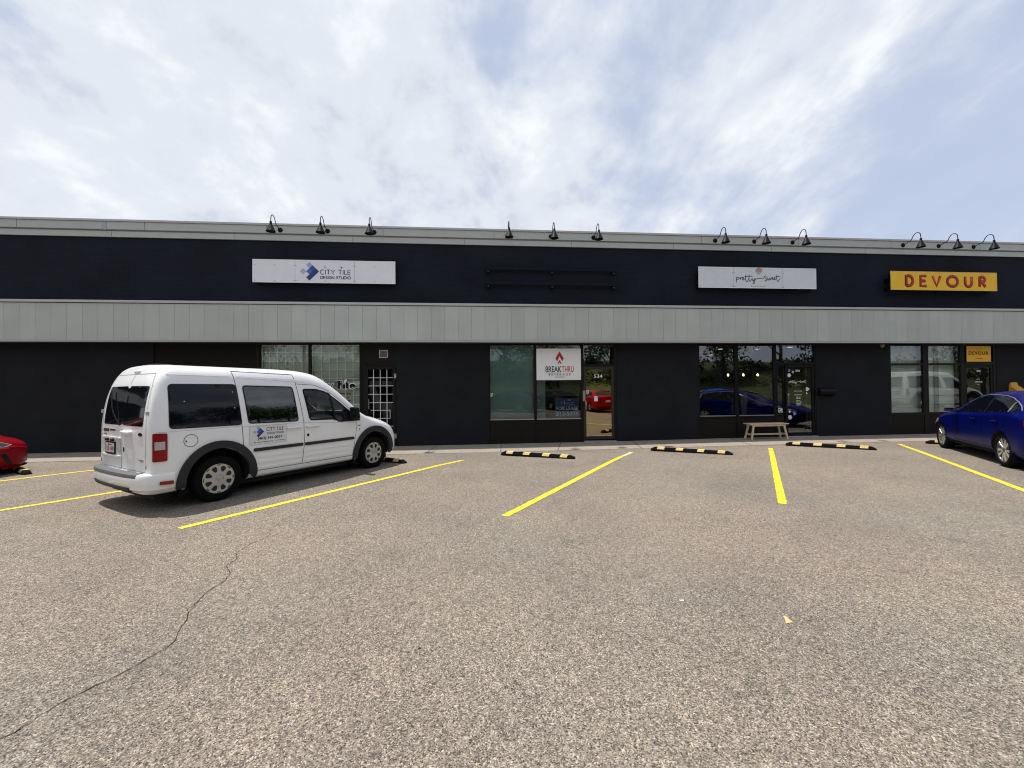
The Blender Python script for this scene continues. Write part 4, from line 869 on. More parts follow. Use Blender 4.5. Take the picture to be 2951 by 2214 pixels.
def bvh_of(me): 
    bm = bmesh.new(); bm.from_mesh(me); t = BVHTree.FromBMesh(bm); bm.free(); return t
def cutaway(me, cutters, mats, name):
    """boolean-difference closed cutter meshes (MB objects, material slot taken from their cur index) from me"""
    o = put(name, me, mats)
    for c in cutters:
        cm = c.mesh('cut')
        bm = bmesh.new(); bm.from_mesh(cm); bmesh.ops.remove_doubles(bm, verts=bm.verts, dist=1e-5); bmesh.ops.recalc_face_normals(bm, faces=bm.faces); bm.to_mesh(cm); bm.free()
        for k in mats: cm.materials.append(k)
        co = put('cutter', cm)
        md = o.modifiers.new('b', 'BOOLEAN'); md.object = co; md.operation = 'DIFFERENCE'; md.solver = 'EXACT'
        try: md.material_mode = 'TRANSFER'
        except Exception: pass
        bpy.context.view_layer.update(); dg = bpy.context.evaluated_depsgraph_get()
        nm = bpy.data.meshes.new_from_object(o.evaluated_get(dg)); o.modifiers.clear(); o.data = nm; bpy.data.objects.remove(co)
    o.data.polygons.foreach_set('use_smooth', [True]*len(o.data.polygons))
    try: o.data.set_sharp_from_angle(angle=R(32))
    except Exception: pass
    return o
AX = {'-y': (0, 2, 1, -1), '+y': (0, 2, 1, 1), '-x': (1, 2, 0, -1), '+x': (1, 2, 0, 1), '+z': (0, 1, 2, 1)}
def caster(tree, side):
    ia, ib, ic, sg = AX[side]
    def f(a, b, d):
        o = [0, 0, 0]; o[ia] = a; o[ib] = b; o[ic] = sg*6.0; dr = [0, 0, 0]; dr[ic] = -sg
        h = tree.ray_cast(Vector(o), Vector(dr))
        if h[0] is None:
            h = tree.find_nearest(Vector([o[0] if ic != 0 else sg*1.0*2, o[1] if ic != 1 else sg*.85, o[2]])); 
        n = h[1] if h[1][ic]*sg > 0 else -h[1]
        return h[0]+n*d
    return f
def round_poly(pts, r, n=4):
    out = []; N_ = len(pts)
    for i in range(N_):
        p, a, b = Vector(pts[i][:2]), Vector(pts[i-1][:2]), Vector(pts[(i+1) % N_][:2]); da, db = a-p, b-p
        rr_ = min(r if len(pts[i]) < 3 else pts[i][2], da.length*.45, db.length*.45)
        s, e = p+da.normalized()*rr_, p+db.normalized()*rr_
        for k in range(n+1):
            t = k/n; out.append(tuple((1-t)**2*s+2*t*(1-t)*p+t*t*e))
    return out
def patch(name, f, poly, m, parent, d=.004, thick=0, res=.06, smooth=True, hole=None):
    """a panel laid on the body: 2D outline in the body's side/rear/top view, mapped by f"""
    poly = [tuple(p) for p in poly]; n = len(poly)
    pts = [Vector(p) for p in poly]; edges = [(i, (i+1) % n) for i in range(n)]
    if hole: k0 = len(pts); pts += [Vector(p) for p in hole]; edges += [(k0+i, k0+(i+1) % len(hole)) for i in range(len(hole))]
    # denser boundary
    bp, be = [], []
    for a, b in edges:
        L_ = (pts[b]-pts[a]).length; c = max(1, int(L_/res)); base = len(bp)
        bp += [pts[a].lerp(pts[b], j/c) for j in range(c)]
    # rebuild loops
    loops = []; 
    def loop(pl):
        st = len(q)
        for i in range(len(pl)):
            a, b = Vector(pl[i]), Vector(pl[(i+1) % len(pl)]); c = max(1, int((b-a).length/res))
            for j in range(c): q.append(a.lerp(b, j/c))
        return [(st+i, st+(i+1) % (len(q)-st)) for i in range(len(q)-st)]
    q = []; E_ = loop(poly)
    if hole: E_ += loop([tuple(p) for p in hole])
    nb = len(q)
    x0, x1 = min(p.x for p in q), max(p.x for p in q); y0, y1 = min(p.y for p in q), max(p.y for p in q)
    def inside(p, pl):
        c = False; j = len(pl)-1
        for i in range(len(pl)):
            if (pl[i][1] > p[1]) != (pl[j][1] > p[1]) and p[0] < (pl[j][0]-pl[i][0])*(p[1]-pl[i][1])/(pl[j][1]-pl[i][1])+pl[i][0]: c = not c
            j = i
        return c
    X = x0+res/2
    while X < x1:
        Y = y0+res/2
        while Y < y1:
            if inside((X, Y), poly) and not (hole and inside((X, Y), hole)) and min((Vector((X, Y))-b).length for b in q[:nb]) > res*.45: q.append(Vector((X, Y)))
            Y += res
        X += res
    vs, es, fs, *_ = geometry.delaunay_2d_cdt(q, E_, [], 0, 1e-6)
    fs = [t for t in fs if inside(((vs[t[0]].x+vs[t[1]].x+vs[t[2]].x)/3, (vs[t[0]].y+vs[t[1]].y+vs[t[2]].y)/3), poly) and not (hole and inside(((vs[t[0]].x+vs[t[1]].x+vs[t[2]].x)/3, (vs[t[0]].y+vs[t[1]].y+vs[t[2]].y)/3), hole))]
    P3 = [f(v.x, v.y, d) for v in vs]; mb = MB(); 
    if thick:
        Q3 = [f(v.x, v.y, d-thick) for v in vs]; k = len(vs); cnt = {}
        for t in fs:
            for a, b in ((t[0], t[1]), (t[1], t[2]), (t[2], t[0])): cnt[(a, b)] = cnt.get((a, b), 0)+1
        bd = [e_ for e_ in cnt if (e_[1], e_[0]) not in cnt]
        mb.add(P3+Q3, [tuple(t) for t in fs]+[(a, a+k, b+k, b) for a, b in bd])
    else: mb.add(P3, [tuple(t) for t in fs])
    me = mb.mesh(name); bm = bmesh.new(); bm.from_mesh(me); bmesh.ops.delete(bm, geom=[v for v in bm.verts if not v.link_faces], context='VERTS')
    bmesh.ops.recalc_face_normals(bm, faces=bm.faces); bm.to_mesh(me); bm.free()
    o = put(name, me, m, parent, smooth=smooth, angle=40 if thick else None); return o
def seam(name, f, pts, m, parent, w=.006, d=.0025, closed=False):
    """thin dark panel gap drawn on the body through 2D pts"""
    P2 = []; pts = [Vector(p) for p in pts]; 
    if closed: pts = pts+[pts[0]]
    for i in range(len(pts)-1):
        c = max(1, int((pts[i+1]-pts[i]).length/.04)); P2 += [pts[i].lerp(pts[i+1], j/c) for j in range(c)]
    P2.append(pts[-1]); mb = MB(); vs = []
    for i, p in enumerate(P2):
        dd = (P2[min(i+1, len(P2)-1)]-P2[max(i-1, 0)]).normalized(); nn = Vector((-dd.y, dd.x))*w/2
        vs += [f(p.x+nn.x, p.y+nn.y, d), f(p.x-nn.x, p.y-nn.y, d)]
    mb.add(vs, [(2*i, 2*i+1, 2*i+3, 2*i+2) for i in range(len(P2)-1)]); return mb.build(name, m, parent)
def wheel(parent, x, y, r, w, kind, name='wheel'):
    """wheel at axle (x,y), outer face towards sign(y)"""
    sg = 1 if y > 0 else -1
    M_ = Matrix.Translation((x, y, r)) @ Matrix.Rotation(-sg*R(90), 4, 'X')     # local +z points outward
    hub = MB().lathe([(0, -.06), (r*.62, -.06), (r*.62, -.03), (0, -.03)], 24, M_).build(name, mat('wheel_inside', (.01, .01, .011), .7), parent)
    k = .625 if kind == 'van' else .72
    MB().lathe([(r*k, -w*.5), (r*.86, -w*.52), (r*.965, -w*.44), (r, -w*.3), (r, w*.22), (r*.972, w*.36), (r*.90, w*.44), (r*(k+.03), w*.42), (r*k, w*.33)], 40, M_, close=True).build('tyre', M_rubber, hub, smooth=True, angle=50)
    rk = r*k
    if kind == 'van':
        MB().lathe([(rk*1.02, w*.30), (rk*1.03, w*.39), (rk*.97, w*.405), (rk*.90, w*.37), (rk*.55, w*.43), (rk*.30, w*.45), (rk*.27, w*.40), (0, w*.40)], 36, M_).build('hubcap', mat('hubcap_silver', (.46, .46, .45), .32, metal=.55, noise=.06), hub, smooth=True, angle=50)
        for i in range(8):
            a = 2*math.pi*(i+.5)/8; q = Matrix.Rotation(a, 4, 'Z'); vs = []
            sh = [(rk*.50, -.010), (rk*.56, -.022), (rk*.76, -.036), (rk*.85, -.026), (rk*.88, 0), (rk*.85, .026), (rk*.76, .036), (rk*.56, .022), (rk*.50, .010)]
            def hgt(rr_): t = (rr_-rk*.55)/(rk*.35); return w*.43+(w*.37-w*.43)*t+.003
            MB().add([M_ @ q @ Vector((u_, v_, hgt(math.hypot(u_, v_)))) for u_, v_ in sh], [tuple(range(len(sh)))]).build('hubcap_opening', M_dark, hub)
        for i in range(8):
            a = 2*math.pi*i/8; q = Matrix.Rotation(a, 4, 'Z')
            MB().add([M_ @ q @ Vector(p) for p in ((rk*.91, -.030, w*.385), (rk*.99, -.026, w*.412), (rk*.99, .026, w*.412), (rk*.91, .030, w*.385))], [(0, 1, 2, 3)]).build('edge_slot', M_dark, hub)
        MB().lathe([(0, w*.455), (rk*.13, w*.452), (rk*.15, w*.44)], 18, M_).build('center_cap', mat('cap_silver', (.40, .40, .38), .35, metal=.4), hub, smooth=True)
    else:
        MB().lathe([(rk*1.02, w*.28), (rk*1.035, w*.37), (rk*.98, w*.385), (rk*.93, w*.33), (rk*.90, w*.05), (0, w*.0)], 36, M_).build('rim', mat('rim_barrel', (.10, .10, .11), .35, metal=.7), hub, smooth=True, angle=40)
        for i in range(5):
            for s2 in (-1, 1):
                a = 2*math.pi*i/5+s2*.26+.3; q = Matrix.Rotation(a, 4, 'Z'); t0, t1 = .016, .036
                vs = [(rk*.16, -t0, w*.34), (rk*.16, t0, w*.34), (rk*.93, t1, w*.36), (rk*.93, -t1*.5, w*.36), (rk*.16, -t0, w*.18), (rk*.16, t0, w*.18), (rk*.93, t1, w*.2), (rk*.93, -t1*.5, w*.2)]
                MB().add([M_ @ q @ Vector(p) for p in vs], [(0, 1, 2, 3), (4, 7, 6, 5), (0, 4, 5, 1), (1, 5, 6, 2), (2, 6, 7, 3), (3, 7, 4, 0)]).build('spoke', mat('alloy_bright', (.62, .61, .58), .25, metal=.75), hub, bevel=.003)
        MB().lathe([(0, w*.37), (rk*.15, w*.36), (rk*.2, w*.33), (rk*.2, w*.2)], 20, M_).build('center_cap', mat('cap_dark', (.12, .12, .13), .4, metal=.5), hub, smooth=True, angle=40)
    return hub

# ------------------------------------------------------------------ white van (x forward from the rear axle, y left, z up)
def base_section(rows, x, lean=None, ky=1, kz=1, zc=1.1):
    out = []
    for y, z in rows:
        z2 = zc+(z-zc)*kz; out.append(Vector((x if lean is None else x+lean(z2), y*ky, z2)))
    return out
def van_net():
    main = [(0,.24),(.74,.24),(.845,.29),(.875,.42),(.892,.75),(.885,1.08),(.858,1.40),(.805,1.72),(.775,1.84),(.70,1.945),(.45,2.003),(0,2.018)]
    lean = lambda z: pchip([0, 1.1, 1.7, 1.88, 2.05], [0, .0, .085, .16, .26], z)
    N = []
    for x, ky, kz in ((-.832, 0, .985), (-.832, .45, .985), (-.828, .80, .985), (-.815, .93, .986), (-.78, .978, .992), (-.70, 1, 1)):
        N.append(base_section(main, x, lean, ky, kz))
    N.append(base_section(main, -.30, lambda z: lean(z)*.25)); N.append(base_section(main, .3)); N.append(base_section(main, .9))
    m2 = [(y, z-.012*max(0, (z-1.7)/.3)) for y, z in main]; N.append(base_section(m2, 1.35))
    N.append(base_section([(0,.24),(.74,.24),(.845,.29),(.875,.42),(.892,.75),(.885,1.08),(.862,1.36),(.812,1.64),(.782,1.75),(.71,1.855),(.45,1.945),(0,1.97)], 1.70))
    N.append(base_section([(0,.24),(.74,.24),(.845,.29),(.875,.42),(.892,.75),(.885,1.07),(.868,1.27),(.825,1.48),(.80,1.57),(.735,1.665),(.45,1.77),(0,1.81)], 2.03))
    N.append(base_section([(0,.24),(.74,.24),(.845,.29),(.875,.42),(.892,.75),(.885,1.04),(.875,1.15),(.848,1.27),(.83,1.32),(.775,1.40),(.45,1.52),(0,1.565)], 2.36))
    N.append(base_section([(0,.24),(.74,.24),(.845,.29),(.872,.42),(.888,.72),(.880,.97),(.872,1.03),(.856,1.085),(.84,1.115),(.79,1.16),(.45,1.27),(0,1.31)], 2.66))
    N.append(base_section([(0,.24),(.74,.24),(.84,.29),(.87,.42),(.885,.70),(.876,.90),(.866,.96),(.845,1.015),(.825,1.04),(.77,1.07),(.45,1.14),(0,1.165)], 2.86))
    N.append(base_section([(0,.25),(.72,.25),(.825,.30),(.865,.42),(.880,.66),(.868,.82),(.855,.88),(.83,.93),(.80,.955),(.74,.985),(.45,1.05),(0,1.075)], 3.18))
    N.append(base_section([(0,.26),(.68,.26),(.78,.31),(.835,.42),(.845,.60),(.825,.74),(.80,.79),(.765,.84),(.73,.865),(.67,.895),(.42,.955),(0,.98)], 3.46))
    N.append(base_section([(0,.28),(.58,.28),(.66,.33),(.70,.42),(.70,.56),(.67,.66),(.64,.70),(.60,.74),(.57,.76),(.52,.785),(.33,.83),(0,.85)], 3.64))
    N.append(base_section([(0,.32),(.36,.32),(.41,.36),(.43,.44),(.43,.54),(.41,.60),(.39,.63),(.37,.655),(.35,.67),(.32,.69),(.2,.72),(0,.735)], 3.715))
    N.append(base_section([(0,.36),(0,.38),(0,.40),(0,.45),(0,.50),(0,.55),(0,.58),(0,.60),(0,.62),(0,.64),(0,.66),(0,.67)], 3.735))
    return N
M_van = mat('white_van_paint', (.84, .845, .86), .32, coat=.5, noise=.015, nscale=2)
M_black_in = mat('dark_wheel_well', (.008, .008, .009), .9); M_seam = mat('panel_gap_dark', (.06, .06, .065), .7)
M_plastic = mat('grey_moulding', (.026, .028, .032), .6, spec=.25, noise=.06, nscale=6, bump=.15, bscale=200)
M_tint = mat('tinted_glass', (.0025, .0032, .007), .03, spec=.30)
M_redlens = mat('red_lens', (.24, .003, .004), .22, coat=.12, spec=.3); M_clear = mat('clear_lens', (.45, .42, .42), .15, coat=.6)
G_car = glass('front_glass', (.80, .90, .84), .0, (.8, .8, .8), wavy=0)
M_int = mat('cabin_dark', (.02, .021, .022), .8)
def rect(x0, x1, z0, z1, r=.01): return round_poly([(x0, z0), (x1, z0), (x1, z1), (x0, z1)], r)
RAW_F = [(1.335, 1.655), (1.60, 1.655), (1.80, 1.605), (2.06, 1.425), (2.36, 1.175), (2.53, 1.035), (2.05, 1.035), (1.95, 1.09), (1.44, 1.105)]
RAW_M = [(.335, 1.71), (1.155, 1.695), (1.232, 1.10), (.40, 1.115)]
WIN_F = round_poly(RAW_F, .05); WIN_M = round_poly(RAW_M, .055)
WIN_R = round_poly([(-.615, 1.72), (.245, 1.725), (.305, 1.105), (-.62, 1.115)], .055)
def make_van(open_cab=True, writing=True):
    root = thing('parked_van', 'x', 'van')
    me = loft(van_net(), .07, 5); tree = bvh_of(me)
    fR, fL, fB = caster(tree, '-y'), caster(tree, '+y'), caster(tree, '-x')
    RX = Matrix.Rotation(R(90), 4, 'X'); cut = []
    for ax in (0, 2.912):
        c = MB(); c.cur = 1; c.lathe([(0, -1.2), (.425, -1.2), (.425, -.55), (0, -.55)], 40, Matrix.Translation((ax, 0, .36)) @ RX); cut.append(c)
        c = MB(); c.cur = 1; c.lathe([(0, 1.2), (.425, 1.2), (.425, .55), (0, .55)], 40, Matrix.Translation((ax, 0, .36)) @ RX); cut.append(c)
    if open_cab:
        c = MB(); c.cur = 2; c.prism([(.25, .55), (2.45, .55), (2.50, 1.02), (2.28, 1.26), (1.98, 1.55), (1.60, 1.80), (1.3, 1.86), (.25, 1.86)], 'y', -.745, .745); cut.append(c)
        for sg in (-1, 1):
            c = MB(); c.cur = 3; c.prism(grow(RAW_F, -.016), 'y', sg*.70, sg*1.1); cut.append(c)
            c = MB(); c.cur = 3; c.prism(grow(RAW_M, -.016), 'y', sg*.70, sg*1.1); cut.append(c)
        c = MB(); c.cur = 3; c.prism([(-.66, 1.20), (-.63, 1.62), (-.60, 1.75), (.60, 1.75), (.63, 1.62), (.66, 1.20)], 'x', 1.75, 2.9); cut.append(c)
    body = cutaway(me, cut, [M_van, M_black_in, M_int, M_blackframe], 'body'); body.parent = root
    if open_cab:
        def wf(a, b, d):
            h = tree.ray_cast(Vector((5, a, b)), Vector((-1, 0, 0))); return h[0]+Vector((d, 0, 0)) if h[0] else Vector((2.5, a, b))
        patch('windshield', wf, round_poly([(-.68, 1.18), (-.645, 1.63), (-.60, 1.77), (.60, 1.77), (.645, 1.63), (.68, 1.18)], .04), G_car, root, d=.003)
    for f, sg in ((fR, -1), (fL, 1)):
        gw = patch('side_window', f, WIN_R, M_tint, root, .004)
        seam('window_seal', f, WIN_R, M_seam, gw, .012, .0035, True)
        for q in ((-.44, 1.48), (.19, 1.61), (.205, 1.37)):
            if sg < 0: p_ = f(q[0], q[1], .006); MB().lathe([(0, .003), (.010, .002), (.011, 0)], 10, Matrix.Translation(p_) @ RX).build('pivot_cap', mat('cap_light', (.35, .36, .40), .4), gw)
        patch('side_window', f, WIN_M, glass('tinted_mid_glass', (.085, .095, .115), .05, wavy=0) if open_cab else M_tint, root, .004)
        fw = patch('side_window', f, WIN_F, G_car if open_cab else M_tint, root, .004)
        patch('window_frame', f, grow(WIN_F, .006), M_blackframe, fw, .005, 0, .06, hole=grow(WIN_F, -.020))
        patch('window_frame', f, grow(WIN_M, .004), M_blackframe, fw, .005, 0, .06, hole=grow(WIN_M, -.014))
        patch('quarter_post', f, [(1.845, 1.595), (1.885, 1.57), (1.995, 1.07), (1.945, 1.07)], M_blackframe, fw, .006, .01)
        patch('mirror_base', f, round_poly([(2.225, 1.29), (2.56, 1.03), (2.10, 1.03)], .02), M_blackframe, fw, .008, .01)
        # doors, trims, ribs
        seam('panel_gap', f, [(.215, 1.93), (.245, 1.72), (.312, 1.0), (.322, .80), (.41, .66), (.45, .36)], M_seam, root, .009)
        seam('panel_gap', f, [(.215, 1.93), (1.195, 1.905), (1.235, 1.67), (1.325, 1.09), (1.335, .73), (1.305, .36)], M_seam, root, .009)
        seam('panel_gap', f, [(1.235, 1.745), (1.57, 1.728), (1.82, 1.64), (2.05, 1.48), (2.40, 1.20)], M_seam, root, .007)
        seam('panel_gap', f, [(2.455, 1.01), (2.46, .93), (2.42, .72), (2.37, .36)], M_seam, root, .008)
        seam('panel_gap', f, [(.45, .362), (1.30, .358), (2.37, .355)], M_seam, root, .010)
        seam('crease_shade_line', f, [(-.76, 1.075), (.30, 1.085)], mat('crease_line', (.50, .50, .53), .4), root, .006); seam('crease_shade_line', f, [(.33, 1.075), (1.31, 1.07), (2.45, 1.0)], mat('crease_line'), root, .006)  # flat grey strips paint in the shade along the belt crease
        patch('roof_swage', f, round_poly([(-.62, 1.852), (.18, 1.842), (.18, 1.868), (-.60, 1.885)], .012), M_van, root, .007, .01)
        patch('roof_swage', f, round_poly([(.27, 1.835), (1.5, 1.765), (1.52, 1.772), (1.2, 1.825), (.27, 1.86)], .012), M_van, root, .007, .01)
        for a, b in ((.475, 1.305), (1.345, 2.385)): patch('side_moulding', f, round_poly([(a, .668), (b, .672), (b, .722), (a, .720)], .024 if a < 1 else .02), M_plastic, root, .020, .022, .05)
        for z in (.565, .475, .385):
            for a, b in ((.55, 1.28), (1.37, 2.30)): patch('door_rib', f, round_poly([(a, z), (b, z), (b-.0, z+.028), (a, z+.028)], .013), M_van, root, .0085, .011, .05)
        for ax in (0, 2.912):
            o_ = [(ax+.535*math.cos(R(a)), .33+.565*math.sin(R(a))) for a in range(-8, 189, 8)]; i_ = [(ax+.425*math.cos(R(a)), .36+.428*math.sin(R(a))) for a in range(188, -9, -8)]
            patch('arch_trim', f, o_+i_, M_plastic, root, .034, .042, .05)
        for a in (1.085, 1.435):
            h = patch('door_handle', f, round_poly([(a-.07, .975), (a+.18, .975), (a+.18, 1.022), (a-.07, 1.022)], .02), M_van, root, .010, .01)
            p0, p1 = f(a-.055, 1.0, .022), f(a+.165, 1.0, .022); mid = (p0+p1)/2+Vector((0, sg*.012, .0))
            MB().tube(catmull([p0-Vector((0, sg*.02, 0)), p0, mid, p1, p1-Vector((0, sg*.02, 0))], 4), [.016, .018, .019, .02, .021, .018, .016, .014, .013, .014, .016, .018, .021, .02, .019, .018, .016][:17], 8).build('grip', M_van, h, smooth=True)
        if sg < 0:
            fd = MB(); p_ = f(-.372, .933, .0); seam('fuel_door', f, [(-.372+.085*math.cos(R(a)), .933+.085*math.sin(R(a))) for a in range(0, 360, 15)], M_seam, root, .007, .003, True)
            patch('fuel_latch', f, [(-.43+.01*math.cos(R(a)), .93+.012*math.sin(R(a))) for a in range(0, 360, 45)], M_dark, root, .006)
        patch('door_lock', f, [(1.405+.022*math.cos(R(a)), .845+.026*math.sin(R(a))) for a in range(0, 360, 30)], M_blackframe, root, .006, .006)
        patch('tail_light', f, round_poly([(-.79, .69), (-.645, .69), (-.645, 1.058), (-.79, 1.066)], .018), M_redlens, root, .014, .016, .04)
        tl = patch('reverse_lens', f, round_poly([(-.775, .845), (-.672, .845), (-.672, .952), (-.775, .952)], .008), M_clear, root, .017, .004, .04)
        patch('side_marker', f, round_poly([(-.725, .395), (-.58, .385), (-.58, .425), (-.725, .434)], .005), M_redlens, root, .058, .03, .04)
        patch('side_marker', f, round_poly([(3.235, .665), (3.345, .66), (3.345, .685), (3.235, .69)], .004), mat('marker_red', (.45, .04, .02), .3), root, .010, .006, .03)
        patch('badge', f, rect(2.49, 2.545, .925, .942, .003), M_dark, root, .006); patch('badge', f, [(2.52+.016*math.cos(R(a)), .855+.02*math.sin(R(a))) for a in range(0, 360, 30)], mat('badge_grey', (.35, .35, .37), .3, metal=.5), root, .006)
        # rocker dirt line, mirror
        patch('sill_cover', f, round_poly([(.46, .30), (2.36, .292), (2.37, .345), (.45, .35)], .01), M_van, root, .012, .016)
        mr = MB(); T = Matrix.Translation((2.33, sg*1.0, 1.20)); mr.add([T @ Vector(p) for p in [(-.06, -.09, -.13), (.07, -.08, -.13), (.07, .10, -.12), (-.06, .11, -.12), (-.06, -.085, .10), (.04, -.07, .10), (.04, .08, .11), (-.06, .10, .11)]], [(0, 3, 2, 1), (4, 5, 6, 7), (0, 1, 5, 4), (1, 2, 6, 5), (2, 3, 7, 6), (3, 0, 4, 7)])
        mi = mr.build('side_mirror', M_blackframe, root, bevel=.025); MB().add([T @ Vector(p) for p in [(-.062, -.07, -.105), (-.062, .09, -.10), (-.062, .08, .085), (-.062, -.065, .08)]], [(0, 1, 2, 3)]).build('mirror_glass', mat('mirror_silver', (.7, .72, .74), .03, metal=1), mi)
        MB().beam((2.35, sg*.86, 1.09), (2.34, sg*.95, 1.11), .06, .05).build('mirror_arm', M_blackframe, mi)
        for ax in (0, 2.912): wheel(root, ax, sg*.775, .335, .205, 'van')
        MB().box(-.50, -.475, sg*.70 if sg > 0 else -.87, sg*.87 if sg > 0 else -.70, .17, .36).build('mud_flap', M_rubber, root)
        MB().box(2.39, 2.41, sg*.72 if sg > 0 else -.86, sg*.86 if sg > 0 else -.72, .17, .34).build('mud_flap', M_rubber, root)
    MB().box(-.72, 3.4, -.70, .70, .165, .245).build('underbody', M_black_in, root)  # black box set extra low to darken the shadow under the van
    mb = MB().tube([(-.45, .3, .22), (.6, .3, .22), (1.6, .2, .23)], .035, 8).box(-.06, .06, -.66, .66, .28, .36); mb.build('exhaust', mat('rusty_steel', (.08, .05, .035), .7, noise=.3, nscale=12), root)
    # rear doors
    rw = patch('rear_window', fB, round_poly([(-.665, 1.15), (-.665+.012, 1.695), (-.03, 1.70), (-.012, 1.15)], .045), mat('rear_tint', (.002, .0025, .005), .05, spec=.2), root, .004)
    patch('rear_window', fB, round_poly([(.012, 1.15), (.03, 1.70), (.665-.012, 1.695), (.665, 1.15)], .045), mat('rear_tint'), root, .004)
    patch('window_bridge', fB, [(-.03, 1.17), (-.045, 1.67), (.045, 1.67), (.03, 1.17)], M_tint, root, .0045)
    seam('panel_gap', fB, [(0, 1.115), (0, .545)], M_seam, root, .009, .003); seam('panel_gap', fB, [(0, 1.73), (0, 1.86)], M_seam, root, .007, .003)
    seam('panel_gap', fB, [(-.745, .55), (-.755, 1.1), (-.70, 1.70), (-.62, 1.87), (.62, 1.87), (.70, 1.70), (.755, 1.1), (.745, .55), (-.745, .55)], mat('soft_gap', (.30, .30, .32), .6), root, .007, .003)
    def rb(pts, d=.012, th=.014, m=M_van, nm='x'): return patch(nm, fB, pts, m, root, d, th, .05)
    # recess frame for the plate
    rb(round_poly([(.05, .695), (.70, .695), (.70, .72), (.05, .72)], .01), .02, .02, M_van, 'plate_ledge')
    patch('painted_plate_recess', fB, round_poly([(.05, .72), (.70, .72), (.70, .965), (.05, .965)], .04), mat('recess_shade', (.55, .55, .56), .4), root, .0035)  # flat patch, its darker grey paints in the shade of a recess
    rb(round_poly([(.05, .955), (.70, .955), (.70, .975), (.05, .975)], .01), .016, .018, M_van, 'plate_ledge')
    for y in (.30, .50): rb([(y+.035*math.cos(R(a)), .93+.018*math.sin(R(a))) for a in range(0, 360, 30)], .03, .028, M_blackframe, 'plate_lamp')
    pf = rb(round_poly([(.205, .73), (.545, .73), (.545, .905), (.205, .905)], .01), .018, .014, M_blackframe, 'plate_frame')
    pl = patch('license_plate', fB, rect(.222, .528, .752, .884, .006), mat('plate_white', (.62, .55, .55), .4), pf, .020, .002)
    def plate_fn(X, Z_, d): return fB(-X, Z_, .021+d)
    text_at('lettering', 'CZP-1689', -.515, -.235, .778, .838, 0, mat('plate_red', (.34, .08, .10), .5), pf, bold=.01, fn=plate_fn, thick=.001)
    text_at('lettering', 'Alberta', -.44, -.31, .855, .877, 0, mat('plate_dark', (.08, .06, .07), .5), pf, fn=plate_fn, thick=.001)
    hd = rb(round_poly([(-.32, 1.025), (-.05, 1.025), (-.05, 1.085), (-.32, 1.085)], .025), .012, .012, M_van, 'door_handle')
    p0, p1 = fB(-.06, 1.06, .03), fB(-.31, 1.06, .03); MB().tube(catmull([p0+Vector((.03, 0, 0)), p0, (p0+p1)/2+Vector((-.015, 0, .004)), p1, p1+Vector((.03, 0, 0))], 4), .020, 8).build('grip', M_van, hd, smooth=True)
    patch('door_lock', fB, [(-.07+.018*math.cos(R(a)), .815+.034*math.sin(R(a))) for a in range(0, 360, 30)], M_blackframe, root, .006, .006)
    ov = patch('oval_badge', fB, [(-.60+.055*math.cos(R(a)), 1.045+.024*math.sin(R(a))) for a in range(0, 360, 20)], mat('badge_dark', (.012, .016, .035), .2), root, .008, .008, .03)
    patch('badge', fB, rect(.46, .67, 1.045, 1.088, .006), M_dark, root, .006, .005, .04); patch('badge', fB, rect(.235, .42, 1.06, 1.085, .005), M_dark, root, .006, .005, .04); patch('badge', fB, rect(.55, .66, .995, 1.015, .004), mat('badge_grey'), root, .006, .004, .04)
    patch('badge', fB, rect(-.70, -.54, .70, .712, .003), mat('badge_grey'), root, .006, .004, .04); patch('badge', fB, rect(-.70, -.60, .682, .693, .003), mat('badge_grey'), root, .006, .004, .04)
    for sg in (-1, 1):
        for z in (1.33, .62): MB().box(-.835, -.80, min(sg*.755, sg*.775), max(sg*.755, sg*.775), z-.026, z+.026).build('door_hinge', mat('hinge_silver', (.42, .42, .42), .35, metal=.5), root, bevel=.006)
    p_ = fB(0, 1.9, .0); MB().box(p_.x-.015, p_.x+.06, -.10, .10, 1.885, 1.925).build('washer_cover', M_van, root, bevel=.012)
    MB().box(-.52, -.30, -.16, .16, 2.0, 2.028).build('high_brake_light', mat('dark_red_lens', (.08, .008, .01), .25), root, bevel=.012)
    MB().tube([(1.62, 0, 1.955), (1.50, 0, 2.12), (1.30, 0, 2.30)], [.008, .004, .0025], 6).build('antenna', M_blackframe, root)
    wl = catmull([(-.83, .10, 1.14), (-.845, .30, 1.35), (-.80, .50, 1.62)], 5); MB().tube(wl, .008, 6).build('wiper', M_blackframe, root); MB().tube(catmull([(-.80, .72, 1.10), (-.77, .69, 1.35), (-.73, .66, 1.66)], 5), .009, 6).build('wiper', M_blackframe, root)
    # rear bumper: swept section
    path = [(-.555, .893), (-.66, .905), (-.76, .905), (-.84, .875), (-.895, .79), (-.935, .62), (-.955, .32), (-.96, 0)]
    path = path+[(x, -y) for x, y in reversed(path[:-1])]
    path = [tuple(p) for p in catmull([(a, b, 0) for a, b in path], 4)]
    def sweep(name, sec, m, keep=lambda y: True, par=root, smooth=True):
        mb = MB(); rows = []
        for i, p in enumerate(path):
            a, b = Vector(path[max(i-1, 0)]), Vector(path[min(i+1, len(path)-1)]); d = (b-a).normalized(); n = Vector((d.y, -d.x, 0))
            if n.dot(Vector(p)-Vector((0, 0, 0))) < 0: n = -n
            if keep(p[1]): rows.append([Vector((p[0], p[1], 0))+n*o_+Vector((0, 0, z)) for o_, z in sec])
        k = len(sec); mb.add([v for r_ in rows for v in r_], [(i*k+j, (i+1)*k+j, (i+1)*k+(j+1) % k, i*k+(j+1) % k) for i in range(len(rows)-1) for j in range(k)]+[tuple(range(k)), tuple((len(rows)-1)*k+j for j in reversed(range(k)))])
        return mb.build(name, m, par, smooth=smooth, weld=True, angle=35)
